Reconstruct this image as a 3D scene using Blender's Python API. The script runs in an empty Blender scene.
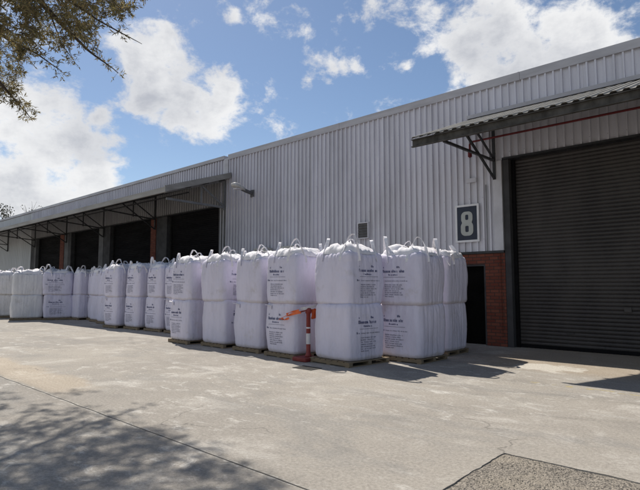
import bpy, bmesh, math, random
from mathutils import Vector, Matrix, noise, Euler
R = math.radians
PI = math.pi
scn = bpy.context.scene
COL = scn.collection

# ------------------------------------------------------------------ camera
EYE = 1.5
cam_d = bpy.data.cameras.new('camera')
cam = bpy.data.objects.new('camera', cam_d)
COL.objects.link(cam)
cam_d.sensor_fit = 'HORIZONTAL'
cam_d.sensor_width = 36.0
cam_d.lens = 36.0 * 510.0 / 640.0
cam_d.clip_start = 0.05
cam_d.clip_end = 3000.0
YAW, PITCH = R(42.4256), R(4.8194)
cam.location = (0, 0, EYE)
cam.rotation_euler = (PI / 2 + PITCH, 0, YAW)
scn.camera = cam

# ------------------------------------------------------------------ sun + sky
SUN_V = Vector((-0.74, 0.272, 1.0)).normalized()      # towards the sun
SUN_EL = math.asin(SUN_V.z)
SUN_AZ = math.atan2(SUN_V.x, SUN_V.y)
sun_d = bpy.data.lights.new('sun', 'SUN')
sun_d.energy = 4.7
sun_d.angle = R(0.53)
sun_d.color = (1.0, 0.945, 0.86)
sun = bpy.data.objects.new('sun', sun_d)
COL.objects.link(sun)
sun.rotation_euler = SUN_V.to_track_quat('Z', 'Y').to_euler()
sun.location = SUN_V * 60

scn.view_settings.view_transform = 'Standard'
scn.view_settings.look = 'None'
scn.view_settings.exposure = 0.2
scn.view_settings.gamma = 1.0
scn.view_settings.use_curve_mapping = False


def cam_axes():
    m = cam.rotation_euler.to_matrix()
    return m @ Vector((1, 0, 0)), m @ Vector((0, 1, 0)), m @ Vector((0, 0, -1))


RGT, UPV, FWD = cam_axes()


def ray(px, py):
    """direction of a picture point, picture counted 640 x 490"""
    return (RGT * ((px - 320) / 510.0) + FWD - UPV * ((py - 245) / 510.0))


def at_z(px, py, z):
    d = ray(px, py)
    return Vector((0, 0, EYE)) + d * ((z - EYE) / d.z)


class NT:
    """small helper round a node tree"""
    def __init__(self, tree):
        self.t = tree
        self.n = tree.nodes
        self.l = tree.links

    def node(self, typ, **kw):
        nd = self.n.new(typ)
        for k, v in kw.items():
            setattr(nd, k, v)
        return nd

    def put(self, sock, v):
        if hasattr(v, 'links') or isinstance(v, bpy.types.NodeSocket):
            self.l.new(v, sock)
        else:
            sock.default_value = v

    def math(self, op, a, b=None, c=None, clamp=False):
        nd = self.node('ShaderNodeMath', operation=op, use_clamp=clamp)
        self.put(nd.inputs[0], a)
        if b is not None:
            self.put(nd.inputs[1], b)
        if c is not None:
            self.put(nd.inputs[2], c)
        return nd.outputs[0]

    def vmath(self, op, a, b=None):
        nd = self.node('ShaderNodeVectorMath', operation=op)
        self.put(nd.inputs[0], a)
        if b is not None:
            self.put(nd.inputs[1], b)
        return nd.outputs['Value'] if op in ('DISTANCE', 'DOT_PRODUCT', 'LENGTH') else nd.outputs[0]

    def noise(self, vec, scale, detail=4.0, rough=0.55, dist=0.0):
        nd = self.node('ShaderNodeTexNoise')
        self.put(nd.inputs['Vector'], vec)
        nd.inputs['Scale'].default_value = scale
        nd.inputs['Detail'].default_value = detail
        nd.inputs['Roughness'].default_value = rough
        nd.inputs['Distortion'].default_value = dist
        return nd.outputs['Fac']

    def ramp(self, f, a, b, lo=0.0, hi=1.0, smooth=True):
        nd = self.node('ShaderNodeMapRange')
        nd.interpolation_type = 'SMOOTHSTEP' if smooth else 'LINEAR'
        self.put(nd.inputs['Value'], f)
        self.put(nd.inputs['From Min'], a)
        self.put(nd.inputs['From Max'], b)
        self.put(nd.inputs['To Min'], lo)
        self.put(nd.inputs['To Max'], hi)
        return nd.outputs['Result']

    def mix(self, f, a, b, blend='MIX'):
        nd = self.node('ShaderNodeMix', data_type='RGBA', blend_type=blend)
        self.put(nd.inputs['Factor'], f)
        for s, v in ((nd.inputs[6], a), (nd.inputs[7], b)):
            if isinstance(v, (tuple, list)):
                s.default_value = (v[0], v[1], v[2], 1.0)
            else:
                self.put(s, v)
        return nd.outputs[2]

    def mapping(self, vec, scale=(1, 1, 1), loc=(0, 0, 0)):
        nd = self.node('ShaderNodeMapping')
        self.put(nd.inputs['Vector'], vec)
        nd.inputs['Scale'].default_value = scale
        nd.inputs['Location'].default_value = loc
        return nd.outputs[0]


world = bpy.data.worlds.new('World')
scn.world = world
world.use_nodes = True
w = NT(world.node_tree)
for nd in list(w.n):
    w.n.remove(nd)
sky = w.node('ShaderNodeTexSky')
sky.sky_type = 'NISHITA'
sky.sun_disc = False
sky.sun_elevation = SUN_EL
sky.sun_rotation = SUN_AZ
sky.altitude = 100
sky.air_density = 1.0
sky.dust_density = 0.3
sky.ozone_density = 2.2
bg_sky = w.node('ShaderNodeBackground')
w.put(bg_sky.inputs['Color'], sky.outputs[0])
bg_sky.inputs['Strength'].default_value = 0.085
geo = w.node('ShaderNodeTexCoord').outputs['Generated']
vdir = w.vmath('NORMALIZE', geo)
# clouds: soft blobs in fixed directions of the sky, torn by noise
BLOBS = [(130, 54, 30), (152, 70, 40), (178, 84, 42), (208, 104, 36), (228, 116, 24), (150, 98, 32), (184, 112, 30), (126, 80, 26),
         (14, 120, 52), (52, 100, 34), (62, 150, 44), (25, 185, 70), (90, 186, 40), (118, 188, 24), (100, 120, 22), (-60, 150, 100),
         (470, 42, 42), (505, 30, 46), (560, 62, 52), (596, 38, 38), (505, 80, 50), (448, 76, 24), (448, 28, 24), (608, 16, 24),
         (306, 84, 15), (318, 74, 19), (332, 66, 20), (346, 59, 18), (360, 55, 13), (330, 82, 12), (268, 82, 14), (398, 64, 10), (348, 82, 9),
         (238, 12, 14), (427, 12, 20), (-160, 60, 120), (330, -220, 160), (860, 40, 130), (100, -260, 120)]
warp = w.noise(vdir, 7.0, 3.0, 0.5)
wv = w.node('ShaderNodeTexNoise')
w.put(wv.inputs['Vector'], vdir)
wv.inputs['Scale'].default_value = 9.0
wv.inputs['Detail'].default_value = 4.0
woff = w.vmath('MULTIPLY', w.vmath('SUBTRACT', wv.outputs['Color'], (0.5, 0.5, 0.5)), (0.10, 0.10, 0.10))
wdir = w.vmath('ADD', vdir, woff)
mask = None
for (bx, by, br) in BLOBS:
    c = ray(bx, by).normalized()
    dd = w.vmath('DISTANCE', wdir, tuple(c))
    m_ = w.ramp(dd, br / 510.0 * 1.3, 0.0, 0.0, (0.86 if bx < 125 and by > 90 else 1.0) if br > 27 else 0.58, smooth=False)
    mask = m_ if mask is None else w.math('SMOOTH_MAX', mask, m_, 0.12)
for ang in range(8):                                   # more clouds behind the camera and overhead
    a = R(150 + ang * 31)
    c = Vector((math.sin(a), math.cos(a) * -1 if ang % 2 else math.cos(a), 0.35 + 0.12 * (ang % 3))).normalized()
    if c.dot(FWD) > 0.35:
        continue
    dd = w.vmath('DISTANCE', wdir, tuple(c))
    m_ = w.ramp(dd, 0.42, 0.0, 0.0, 0.9, smooth=False)
    mask = w.math('MAXIMUM', mask, m_)
n1 = w.noise(w.mapping(vdir, (1, 1, 1.5)), 12.0, 12.0, 0.66, 0.15)
n2 = w.noise(w.mapping(vdir, (1, 1, 1.4), (3.1, 1.7, 0.4)), 5.0, 5.0, 0.55)
dens = w.math('ADD', w.math('MULTIPLY', mask, 1.25), w.math('MULTIPLY', w.math('SUBTRACT', n1, 0.5), 2.3))
cov = w.ramp(dens, 0.25, 0.74)
# where the cloud is thick it greys, its rims stay bright: self shadow from offset noise
thick = w.ramp(dens, 0.6, 1.5)
sh = w.math('ADD', w.math('MULTIPLY', thick, 0.55), w.math('MULTIPLY', w.ramp(n2, 0.38, 0.62), 0.5))
ccol = w.mix(sh, (1.0, 1.0, 1.0), (0.55, 0.57, 0.625))
bg_c = w.node('ShaderNodeBackground')
w.put(bg_c.inputs['Color'], ccol)
bg_c.inputs['Strength'].default_value = 0.80
mixs = w.node('ShaderNodeMixShader')
w.put(mixs.inputs[0], w.math('MULTIPLY', cov, 0.96))
w.l.new(bg_sky.outputs[0], mixs.inputs[1])
w.l.new(bg_c.outputs[0], mixs.inputs[2])
wo = w.node('ShaderNodeOutputWorld')
w.l.new(mixs.outputs[0], wo.inputs['Surface'])


# ------------------------------------------------------------------ materials
def mat(name, rough=0.6, metal=0.0, spec=0.4):
    m = bpy.data.materials.new(name)
    m.use_nodes = True
    t = NT(m.node_tree)
    b = t.n['Principled BSDF']
    b.inputs['Roughness'].default_value = rough
    b.inputs['Metallic'].default_value = metal
    b.inputs['Specular IOR Level'].default_value = spec
    return m, t, b


def objco(t):
    return t.node('ShaderNodeTexCoord').outputs['Object']


def worldco(t):
    return t.node('ShaderNodeNewGeometry').outputs['Position']


def bump(t, b, h, strength=0.3, dist=0.01):
    nd = t.node('ShaderNodeBump')
    nd.inputs['Strength'].default_value = strength
    nd.inputs['Distance'].default_value = dist
    t.put(nd.inputs['Height'], h)
    t.l.new(nd.outputs[0], b.inputs['Normal'])


def simple(name, c, rough=0.6, metal=0.0, var=0.25, scale=6.0, spec=0.4, stretch=(1, 1, 1), c2=None, bmp=0.0):
    m, t, b = mat(name, rough, metal, spec)
    p = t.mapping(objco(t), stretch)
    n = t.noise(p, scale, 6, 0.6)
    d = c2 if c2 else tuple(x * (1 - var) for x in c)
    t.put(b.inputs['Base Color'], t.mix(t.ramp(n, 0.3, 0.72), c, d))
    t.put(b.inputs['Roughness'], t.ramp(n, 0.3, 0.7, rough - 0.08, min(1, rough + 0.12)))
    if bmp:
        bump(t, b, t.noise(p, scale * 6, 5, 0.6), bmp, 0.004)
    return m


def concrete_mat():
    m, t, b = mat('yard_concrete', 0.9, 0, 0.25)
    p = worldco(t)
    big = t.noise(p, 0.22, 5, 0.6, 0.3)
    mid = t.noise(p, 1.1, 7, 0.66, 0.4)
    fine = t.noise(p, 30.0, 7, 0.8)
    grit = t.noise(p, 150.0, 3, 0.7)
    stre = t.noise(t.mapping(p, (0.35, 2.2, 1)), 0.9, 6, 0.6, 0.5)
    col = t.mix(t.ramp(big, 0.3, 0.7), (0.345, 0.315, 0.272), (0.275, 0.252, 0.222))
    col = t.mix(t.ramp(mid, 0.5, 0.70, 0, 0.7), col, (0.46, 0.43, 0.385))
    pb = t.noise(t.mapping(p, (0.7, 1.5, 1), (9, 2, 0)), 0.55, 8, 0.7, 0.8)
    col = t.mix(t.ramp(pb, 0.50, 0.62, 0, 0.55), col, (0.235, 0.225, 0.208))
    col = t.mix(t.ramp(mid, 0.46, 0.28, 0, 0.42), col, (0.19, 0.178, 0.162))
    col = t.mix(t.ramp(stre, 0.56, 0.72, 0, 0.45), col, (0.40, 0.385, 0.355))
    # worn pale scuffs
    sc = t.math('MULTIPLY', t.ramp(t.noise(t.mapping(p, (1, 1.6, 1)), 2.7, 9, 0.72, 0.6), 0.53, 0.66),
                t.ramp(t.noise(p, 0.35, 3, 0.5), 0.38, 0.55))
    col = t.mix(t.math('MULTIPLY', sc, 0.6), col, (0.58, 0.555, 0.51))
    # tyre streaks and oil drips
    oil = t.math('MULTIPLY', t.ramp(t.noise(p, 3.6, 4, 0.5, 0.2), 0.69, 0.78), 0.35)
    col = t.mix(oil, col, (0.11, 0.105, 0.10))
    sep = t.node('ShaderNodeSeparateXYZ')
    t.put(sep.inputs[0], p)
    X, Y = sep.outputs[0], sep.outputs[1]
    wob = t.math('MULTIPLY', t.math('SUBTRACT', mid, 0.5), 0.8)
    # tan repair strip beside the joint
    a = t.math('MULTIPLY', t.ramp(t.math('ADD', Y, t.math('MULTIPLY', wob, 0.5)), 2.86, 2.95), t.ramp(t.math('ADD', Y, wob), 3.75, 3.5))
    a = t.math('MULTIPLY', a, t.ramp(t.math('ADD', X, wob), -7.4, -8.2))
    col = t.mix(t.math('MULTIPLY', a, 0.55), col, (0.43, 0.355, 0.265))
    jd = t.math('ABSOLUTE', t.math('SUBTRACT', Y, 2.845))
    fr = t.math('ADD', jd, t.math('MULTIPLY', t.math('SUBTRACT', t.noise(p, 7.0, 7, 0.7, 0.4), 0.5), 0.26))
    col = t.mix(t.math('MULTIPLY', t.ramp(fr, 0.035, 0.0), 0.75), col, (0.50, 0.475, 0.43))
    col = t.mix(t.math('MULTIPLY', t.ramp(t.math('ADD', jd, t.math('MULTIPLY', wob, 0.15)), 0.25, 0.0), 0.25), col, (0.17, 0.155, 0.135))
    # tyre arcs
    tx = t.math('DIVIDE', t.math('ADD', X, 7.0), 1.0)
    ty = t.math('SUBTRACT', Y, t.math('MULTIPLY', t.math('MULTIPLY', tx, tx), 0.035))
    tb = None
    for yy_, ww_ in ((5.55, 0.11), (6.95, 0.13)):
        k_ = t.ramp(t.math('ABSOLUTE', t.math('SUBTRACT', ty, yy_)), ww_, ww_ * 0.4)
        tb = k_ if tb is None else t.math('MAXIMUM', tb, k_)
    tb = t.math('MULTIPLY', tb, t.ramp(t.noise(t.mapping(p, (0.5, 1, 1)), 1.6, 6, 0.7), 0.45, 0.65))
    col = t.mix(t.math('MULTIPLY', tb, 0.35), col, (0.14, 0.13, 0.12))
    # browner apron in front of the roller door with a spilt pale patch
    ap = t.math('MULTIPLY', t.ramp(t.math('ADD', Y, wob), 9.3, 10.1), t.ramp(t.math('ADD', X, wob), -5.2, -4.4))
    col = t.mix(t.math('MULTIPLY', ap, 0.6), col, (0.33, 0.265, 0.19))
    sx = t.math('DIVIDE', t.math('SUBTRACT', X, -3.45), 0.62)
    sy = t.math('DIVIDE', t.math('SUBTRACT', Y, 10.1), 0.48)
    rr = t.math('SQRT', t.math('ADD', t.math('MULTIPLY', sx, sx), t.math('MULTIPLY', sy, sy)))
    rr = t.math('ADD', rr, t.math('MULTIPLY', t.math('SUBTRACT', t.noise(p, 3.0, 6, 0.6), 0.5), 2.2))
    col = t.mix(t.ramp(rr, 1.05, 0.75, 0, 0.75), col, (0.55, 0.52, 0.46))
    # remains of a yellow line
    yl = t.math('MULTIPLY', t.ramp(t.math('ABSOLUTE', t.math('SUBTRACT', Y, 8.42)), 0.07, 0.05), t.ramp(t.noise(p, 5.0, 5, 0.6), 0.52, 0.58))
    yl = t.math('MULTIPLY', yl, t.ramp(X, -3.2, -3.1))
    col = t.mix(t.math('MULTIPLY', yl, 0.5), col, (0.42, 0.33, 0.10))
    # hair cracks
    vo = t.node('ShaderNodeTexVoronoi', feature='DISTANCE_TO_EDGE')
    wp = t.node('ShaderNodeTexNoise')
    t.put(wp.inputs['Vector'], p)
    wp.inputs['Scale'].default_value = 1.7
    wp.inputs['Detail'].default_value = 6
    t.put(vo.inputs['Vector'], t.vmath('ADD', p, t.vmath('MULTIPLY', wp.outputs['Color'], (0.9, 0.9, 0))))
    vo.inputs['Scale'].default_value = 0.42
    ck = t.math('MULTIPLY', t.ramp(vo.outputs['Distance'], 0.006, 0.002), t.ramp(t.noise(p, 0.5, 3, 0.5), 0.53, 0.62))
    col = t.mix(t.math('MULTIPLY', ck, 0.5), col, (0.10, 0.092, 0.082))
    f2 = t.math('ADD', t.math('MULTIPLY', fine, 0.6), t.math('MULTIPLY', grit, 0.4))
    col = t.mix(1.0, col, t.mix(t.ramp(f2, 0.36, 0.64, smooth=False), (0.60, 0.59, 0.58), (1.42, 1.42, 1.42)), 'MULTIPLY')
    t.put(b.inputs['Base Color'], col)
    h = t.math('ADD', t.math('ADD', t.math('MULTIPLY', fine, 0.5), t.math('MULTIPLY', grit, 0.5)), t.math('MULTIPLY', mid, 0.8))
    bump(t, b, h, 0.5, 0.012)
    return m


def brick_mat():
    m, t, b = mat('red_brick', 0.88, 0, 0.25)
    p = objco(t)
    sep = t.node('ShaderNodeSeparateXYZ')
    t.put(sep.inputs[0], p)
    cmb = t.node('ShaderNodeCombineXYZ')
    t.put(cmb.inputs[0], t.math('ADD', sep.outputs[0], sep.outputs[1]))
    t.put(cmb.inputs[1], sep.outputs[2])
    br = t.node('ShaderNodeTexBrick')
    t.put(br.inputs['Vector'], cmb.outputs[0])
    br.inputs['Scale'].default_value = 1.0
    br.inputs['Brick Width'].default_value = 0.235
    br.inputs['Row Height'].default_value = 0.086
    br.inputs['Mortar Size'].default_value = 0.010
    br.inputs['Mortar Smooth'].default_value = 0.2
    br.inputs['Bias'].default_value = 0.1
    br.inputs['Color1'].default_value = (0.20, 0.066, 0.043, 1)
    br.inputs['Color2'].default_value = (0.135, 0.036, 0.024, 1)
    br.inputs['Mortar'].default_value = (0.045, 0.036, 0.032, 1)
    n = t.noise(p, 9, 6, 0.65)
    col = t.mix(t.ramp(n, 0.35, 0.7, 0, 0.45), br.outputs['Color'], (0.13, 0.05, 0.035))
    t.put(b.inputs['Base Color'], col)
    bump(t, b, t.math('ADD', t.math('MULTIPLY', br.outputs['Fac'], -1.0), t.math('MULTIPLY', n, 0.4)), 0.6, 0.008)
    return m


def cladding_mat(name, c, c2, dirt):
    m, t, b = mat(name, 0.48, 0.30, 0.5)
    p = objco(t)
    n = t.noise(t.mapping(p, (2.0, 2.0, 0.22)), 2.4, 7, 0.62)
    n2 = t.noise(p, 0.35, 4, 0.55)
    n3 = t.noise(p, 26, 4, 0.6)
    col = t.mix(t.ramp(n, 0.35, 0.7), c, c2)
    col = t.mix(t.ramp(n2, 0.45, 0.7, 0, 0.35), col, dirt)
    sep = t.node('ShaderNodeSeparateXYZ')
    t.put(sep.inputs[0], p)
    st = t.ramp(t.noise(t.mapping(p, (5, 5, 0.10)), 3.0, 4, 0.6), 0.55, 0.72, 0, 0.5)
    col = t.mix(st, col, dirt)
    # each sheet is a little different from its neighbour
    vo = t.node('ShaderNodeTexWhiteNoise', noise_dimensions='1D')
    t.put(vo.inputs['W'], t.math('FLOOR', t.math('DIVIDE', sep.outputs[0], 0.76)))
    col = t.mix(1.0, col, t.mix(vo.outputs['Value'], (0.93, 0.93, 0.93), (1.05, 1.05, 1.05)), 'MULTIPLY')
    # fixing screws in rows
    sx = t.math('ABSOLUTE', t.math('SUBTRACT', t.math('FRACT', t.math('DIVIDE', sep.outputs[0], 0.38)), 0.5))
    sz = t.math('ABSOLUTE', t.math('SUBTRACT', t.math('FRACT', t.math('DIVIDE', sep.outputs[2], 1.12)), 0.5))
    dot = t.math('MULTIPLY', t.ramp(sx, 0.03, 0.015), t.ramp(sz, 0.010, 0.005))
    col = t.mix(t.math('MULTIPLY', dot, 0.55), col, (0.06, 0.055, 0.05))
    t.put(b.inputs['Base Color'], col)
    t.put(b.inputs['Roughness'], t.ramp(n3, 0.3, 0.7, 0.42, 0.6))
    bump(t, b, n2, 0.15, 0.02)
    return m


def bag_mat(name, c, c2):
    m, t, b = mat(name, 0.62, 0, 0.35)
    p = objco(t)
    n = t.noise(t.mapping(p, (1, 1, 0.4)), 3.0, 6, 0.6)
    col = t.mix(t.ramp(n, 0.38, 0.72), c, c2)
    # dust scuffs
    rnd = t.node('ShaderNodeObjectInfo').outputs['Random']
    off = t.node('ShaderNodeCombineXYZ')
    t.put(off.inputs[0], t.math('MULTIPLY', rnd, 37.0))
    d = t.noise(t.vmath('ADD', p, off.outputs[0]), 2.2, 8, 0.7)
    col = t.mix(t.ramp(d, 0.55, 0.75, 0, 0.5), col, (0.43, 0.39, 0.36))
    sepz = t.node('ShaderNodeSeparateXYZ')
    t.put(sepz.inputs[0], p)
    foot = t.math('ADD', t.ramp(sepz.outputs[2], 0.16, 0.0), t.math('MULTIPLY', t.math('SUBTRACT', d, 0.5), 1.2))
    col = t.mix(t.ramp(foot, 0.45, 1.0, 0, 0.4), col, (0.40, 0.35, 0.29))
    t.put(b.inputs['Base Color'], col)
    wx = t.node('ShaderNodeTexWave', wave_type='BANDS', bands_direction='Z')
    t.put(wx.inputs['Vector'], p)
    wx.inputs['Scale'].default_value = 55
    wx.inputs['Distortion'].default_value = 2.0
    wr = t.noise(t.mapping(p, (1, 1, 0.16)), 17, 5, 0.6, 0.4)
    cr = t.noise(p, 9.0, 4, 0.6, 0.8)
    h = t.math('ADD', t.math('ADD', t.math('MULTIPLY', wx.outputs['Fac'], 0.04), t.math('MULTIPLY', wr, 0.9)), t.math('MULTIPLY', cr, 0.6))
    bump(t, b, h, 0.5, 0.022)
    return m


def leaf_mat():
    m, t, b = mat('olive_leaf', 0.55, 0, 0.35)
    gi = t.node('ShaderNodeNewGeometry')
    rnd = gi.outputs['Random Per Island']
    cr = t.node('ShaderNodeValToRGB')
    t.put(cr.inputs[0], rnd)
    e = cr.color_ramp.elements
    e[0].color = (0.10, 0.098, 0.044, 1)
    e[1].color = (0.26, 0.18, 0.10, 1)
    e.new(0.45).color = (0.145, 0.122, 0.062, 1)
    e.new(0.75).color = (0.18, 0.145, 0.075, 1)
    t.put(b.inputs['Base Color'], cr.outputs[0])
    tr = t.node('ShaderNodeBsdfTranslucent')
    t.put(tr.inputs['Color'], t.mix(0.5, cr.outputs[0], (0.34, 0.28, 0.11)))
    mx = t.node('ShaderNodeMixShader')
    mx.inputs[0].default_value = 0.5
    out = t.n['Material Output']
    t.l.new(b.outputs[0], mx.inputs[1])
    t.l.new(tr.outputs[0], mx.inputs[2])
    t.l.new(mx.outputs[0], out.inputs['Surface'])
    return m


def wood_mat():
    m, t, b = mat('pallet_wood', 0.85, 0, 0.2)
    p = objco(t)
    n = t.noise(t.mapping(p, (1.2, 14, 14)), 4, 6, 0.6)
    rnd = t.node('ShaderNodeNewGeometry').outputs['Random Per Island']
    col = t.mix(t.ramp(n, 0.3, 0.7), (0.30, 0.215, 0.125), (0.17, 0.125, 0.08))
    col = t.mix(t.math('MULTIPLY', rnd, 0.5), col, (0.20, 0.17, 0.13))
    t.put(b.inputs['Base Color'], col)
    bump(t, b, n, 0.4, 0.004)
    return m


def gravel_mat():
    m, t, b = mat('gravel_bed', 0.95, 0, 0.2)
    p = worldco(t)
    vo = t.node('ShaderNodeTexVoronoi')
    t.put(vo.inputs['Vector'], p)
    vo.inputs['Scale'].default_value = 75
    n = t.noise(p, 1.6, 6, 0.65)
    sepc = t.node('ShaderNodeSeparateColor')
    t.put(sepc.inputs[0], vo.outputs['Color'])
    col = t.mix(sepc.outputs[0], (0.075, 0.068, 0.06), (0.34, 0.30, 0.25))
    col = t.mix(t.ramp(n, 0.48, 0.66, 0, 0.7), col, (0.31, 0.27, 0.215))
    t.put(b.inputs['Base Color'], col)
    bump(t, b, vo.outputs['Distance'], 0.8, -0.008)
    return m


def stone_mat():
    m, t, b = mat('gravel_stone', 0.9, 0, 0.25)
    rnd = t.node('ShaderNodeNewGeometry').outputs['Random Per Island']
    cr = t.node('ShaderNodeValToRGB')
    t.put(cr.inputs[0], rnd)
    e = cr.color_ramp.elements
    e[0].color = (0.16, 0.143, 0.12, 1)
    e[1].color = (0.42, 0.37, 0.30, 1)
    e.new(0.5).color = (0.31, 0.27, 0.215, 1)
    t.put(b.inputs['Base Color'], cr.outputs[0])
    return m


M = {}
M['concrete'] = concrete_mat()
M['brick'] = brick_mat()
M['clad'] = cladding_mat('grey_cladding', (0.64, 0.635, 0.69), (0.56, 0.555, 0.605), (0.37, 0.36, 0.365))
M['clad_bay_shade'] = cladding_mat('shade_toned_bay_cladding', (0.40, 0.395, 0.41), (0.34, 0.335, 0.345), (0.25, 0.24, 0.235))  # same ribbed cladding, with the canopy's shade put into a darker colour
M['clad_end'] = cladding_mat('grey_end_cladding', (0.50, 0.51, 0.54), (0.46, 0.47, 0.49), (0.37, 0.365, 0.365))
M['flash'] = simple('grey_flashing', (0.46, 0.455, 0.485), 0.5, 0, 0.2, 1.5, stretch=(0.6, 1, 3))
M['trim'] = simple('pale_trim', (0.58, 0.575, 0.62), 0.5, 0, 0.2, 2.0)
M['fascia'] = simple('weathered_gutter', (0.33, 0.315, 0.295), 0.6, 0, 0.3, 1.3, stretch=(0.5, 1, 3))
M['gutter_dark'] = simple('dark_gutter', (0.085, 0.080, 0.074), 0.75, 0, 0.35, 3.0, stretch=(1.5, 1, 1), c2=(0.035, 0.033, 0.03), bmp=0.3)
M['roof_sheet'] = simple('fibre_roof_sheet', (0.31, 0.295, 0.265), 0.85, 0, 0.35, 1.6, c2=(0.19, 0.18, 0.16), bmp=0.3)
M['steel_dark'] = simple('dark_steel', (0.035, 0.036, 0.04), 0.5, 0, 0.4, 5)
M['steel_grey'] = simple('grey_painted_steel', (0.20, 0.205, 0.215), 0.5, 0, 0.25, 4)
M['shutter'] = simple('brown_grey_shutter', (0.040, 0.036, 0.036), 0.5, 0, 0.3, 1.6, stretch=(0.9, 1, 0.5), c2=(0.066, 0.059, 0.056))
_m = M['shutter']
_t = NT(_m.node_tree)
bump(_t, _t.n['Principled BSDF'], _t.noise(objco(_t), 1.6, 4, 0.6, 0.5), 0.25, 0.05)
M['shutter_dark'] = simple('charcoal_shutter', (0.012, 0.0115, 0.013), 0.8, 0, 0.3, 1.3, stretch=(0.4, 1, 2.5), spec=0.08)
M['door_dark'] = simple('dark_doorway_fill', (0.004, 0.004, 0.004), 0.8, 0, 0.3, 3, spec=0.05)  # leaf near black to imitate the unlit inside of an open doorway
M['pillar'] = simple('grey_render_pillar', (0.125, 0.125, 0.13), 0.8, 0, 0.25, 2.5, bmp=0.15)
M['pillar_dark'] = simple('dark_grey_pillar', (0.05, 0.049, 0.053), 0.8, 0, 0.25, 2.5)
M['red_brick_pier'] = M['brick']
M['red'] = simple('red_pipe_paint', (0.15, 0.014, 0.016), 0.6, 0, 0.3, 5)
M['bag'] = bag_mat('woven_white', (0.69, 0.66, 0.785), (0.62, 0.592, 0.70))
M['bag_plain'] = bag_mat('woven_warm_white', (0.72, 0.705, 0.72), (0.64, 0.63, 0.64))
M['strap'] = simple('white_webbing', (0.80, 0.78, 0.81), 0.7, 0, 0.15, 9)
M['print'] = simple('navy_ink', (0.13, 0.14, 0.25), 0.6, 0, 0.3, 14)
M['print_grey'] = simple('grey_ink', (0.28, 0.28, 0.36), 0.6, 0, 0.3, 14)
M['wood'] = wood_mat()
M['bollard_red'] = simple('faded_red_plastic', (0.235, 0.034, 0.030), 0.5, 0, 0.3, 5)
M['bollard_white'] = simple('reflective_white', (0.62, 0.60, 0.63), 0.4, 0, 0.12, 6)
M['orange'] = simple('orange_tape', (0.80, 0.17, 0.055), 0.5, 0, 0.25, 8)
M['sign_navy'] = simple('navy_enamel', (0.026, 0.034, 0.058), 0.45, 0, 0.25, 3)
M['sign_white'] = simple('white_enamel', (0.74, 0.74, 0.76), 0.5, 0, 0.12, 5)
M['sign_grey'] = simple('grey_lettering', (0.42, 0.44, 0.42), 0.5, 0, 0.12, 5)
M['lamp_body'] = simple('weathered_lamp_alloy', (0.56, 0.55, 0.53), 0.5, 0, 0.3, 7)
M['lamp_dark'] = simple('lamp_arm_steel', (0.12, 0.12, 0.125), 0.5, 0, 0.3, 7)
M['vent'] = simple('vent_louvre', (0.10, 0.095, 0.095), 0.5, 0, 0.3, 5)
M['ac_white'] = simple('aged_casing', (0.50, 0.49, 0.46), 0.6, 0, 0.2, 5)
M['black'] = simple('black_gap', (0.02, 0.02, 0.02), 0.8, 0, 0.3, 5)
M['gravel'] = gravel_mat()
M['stone'] = stone_mat()
M['joint'] = simple('joint_filler', (0.10, 0.092, 0.082), 0.9, 0, 0.4, 5)
M['leaf'] = leaf_mat()
M['bark'] = simple('grey_brown_bark', (0.075, 0.058, 0.045), 0.9, 0, 0.4, 7, stretch=(3, 3, 0.6), bmp=0.5)
M['far_leaf'] = simple('dark_far_foliage', (0.05, 0.058, 0.03), 0.7, 0, 0.4, 3)
M['iron'] = simple('cast_iron', (0.05, 0.048, 0.045), 0.6, 0, 0.3, 8)


# ------------------------------------------------------------------ object helpers
def obj(name, bm, m, parent=None, smooth=False, loc=None):
    me = bpy.data.meshes.new(name)
    bm.to_mesh(me)
    bm.free()
    me.materials.append(m)
    if smooth:
        for p_ in me.polygons:
            p_.use_smooth = True
    o = bpy.data.objects.new(name, me)
    COL.objects.link(o)
    if parent:
        o.parent = parent
    if loc:
        o.location = loc
    return o


def tag(o, label, cat, group=None):
    o['label'] = label
    o['category'] = cat
    if group:
        o['group'] = group
    return o


def thing(name, label, cat, loc=(0, 0, 0), rz=0.0, group=None):
    o = bpy.data.objects.new(name, None)
    o.empty_display_size = 0.3
    COL.objects.link(o)
    o.location = loc
    o.rotation_euler = (0, 0, rz)
    return tag(o, label, cat, group)


def box(bm, x0, x1, y0, y1, z0, z1, bev=0.0):
    vs = [bm.verts.new((x, y, z)) for x in (x0, x1) for y in (y0, y1) for z in (z0, z1)]
    fs = [(0, 1, 3, 2), (4, 6, 7, 5), (0, 4, 5, 1), (2, 3, 7, 6), (0, 2, 6, 4), (1, 5, 7, 3)]
    fl = [bm.faces.new([vs[i] for i in f]) for f in fs]
    if bev:
        eds = list({e for f in fl for e in f.edges})
        bmesh.ops.bevel(bm, geom=eds, offset=bev, segments=2, affect='EDGES', profile=0.5)


def boxbm(*a, **k):
    bm = bmesh.new()
    box(bm, *a, **k)
    return bm


def frames(pts):
    out = []
    nrm = None
    for i, p_ in enumerate(pts):
        a = pts[max(0, i - 1)]
        b_ = pts[min(len(pts) - 1, i + 1)]
        tg = (b_ - a)
        tg = tg.normalized() if tg.length > 1e-9 else Vector((0, 0, 1))
        if nrm is None:
            ref = Vector((0, 0, 1)) if abs(tg.z) < 0.9 else Vector((1, 0, 0))
            nrm = (ref - tg * ref.dot(tg)).normalized()
        else:
            nrm = nrm - tg * nrm.dot(tg)
            nrm = nrm.normalized() if nrm.length > 1e-6 else tg.orthogonal().normalized()
        out.append((tg, nrm, tg.cross(nrm)))
    return out


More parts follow.
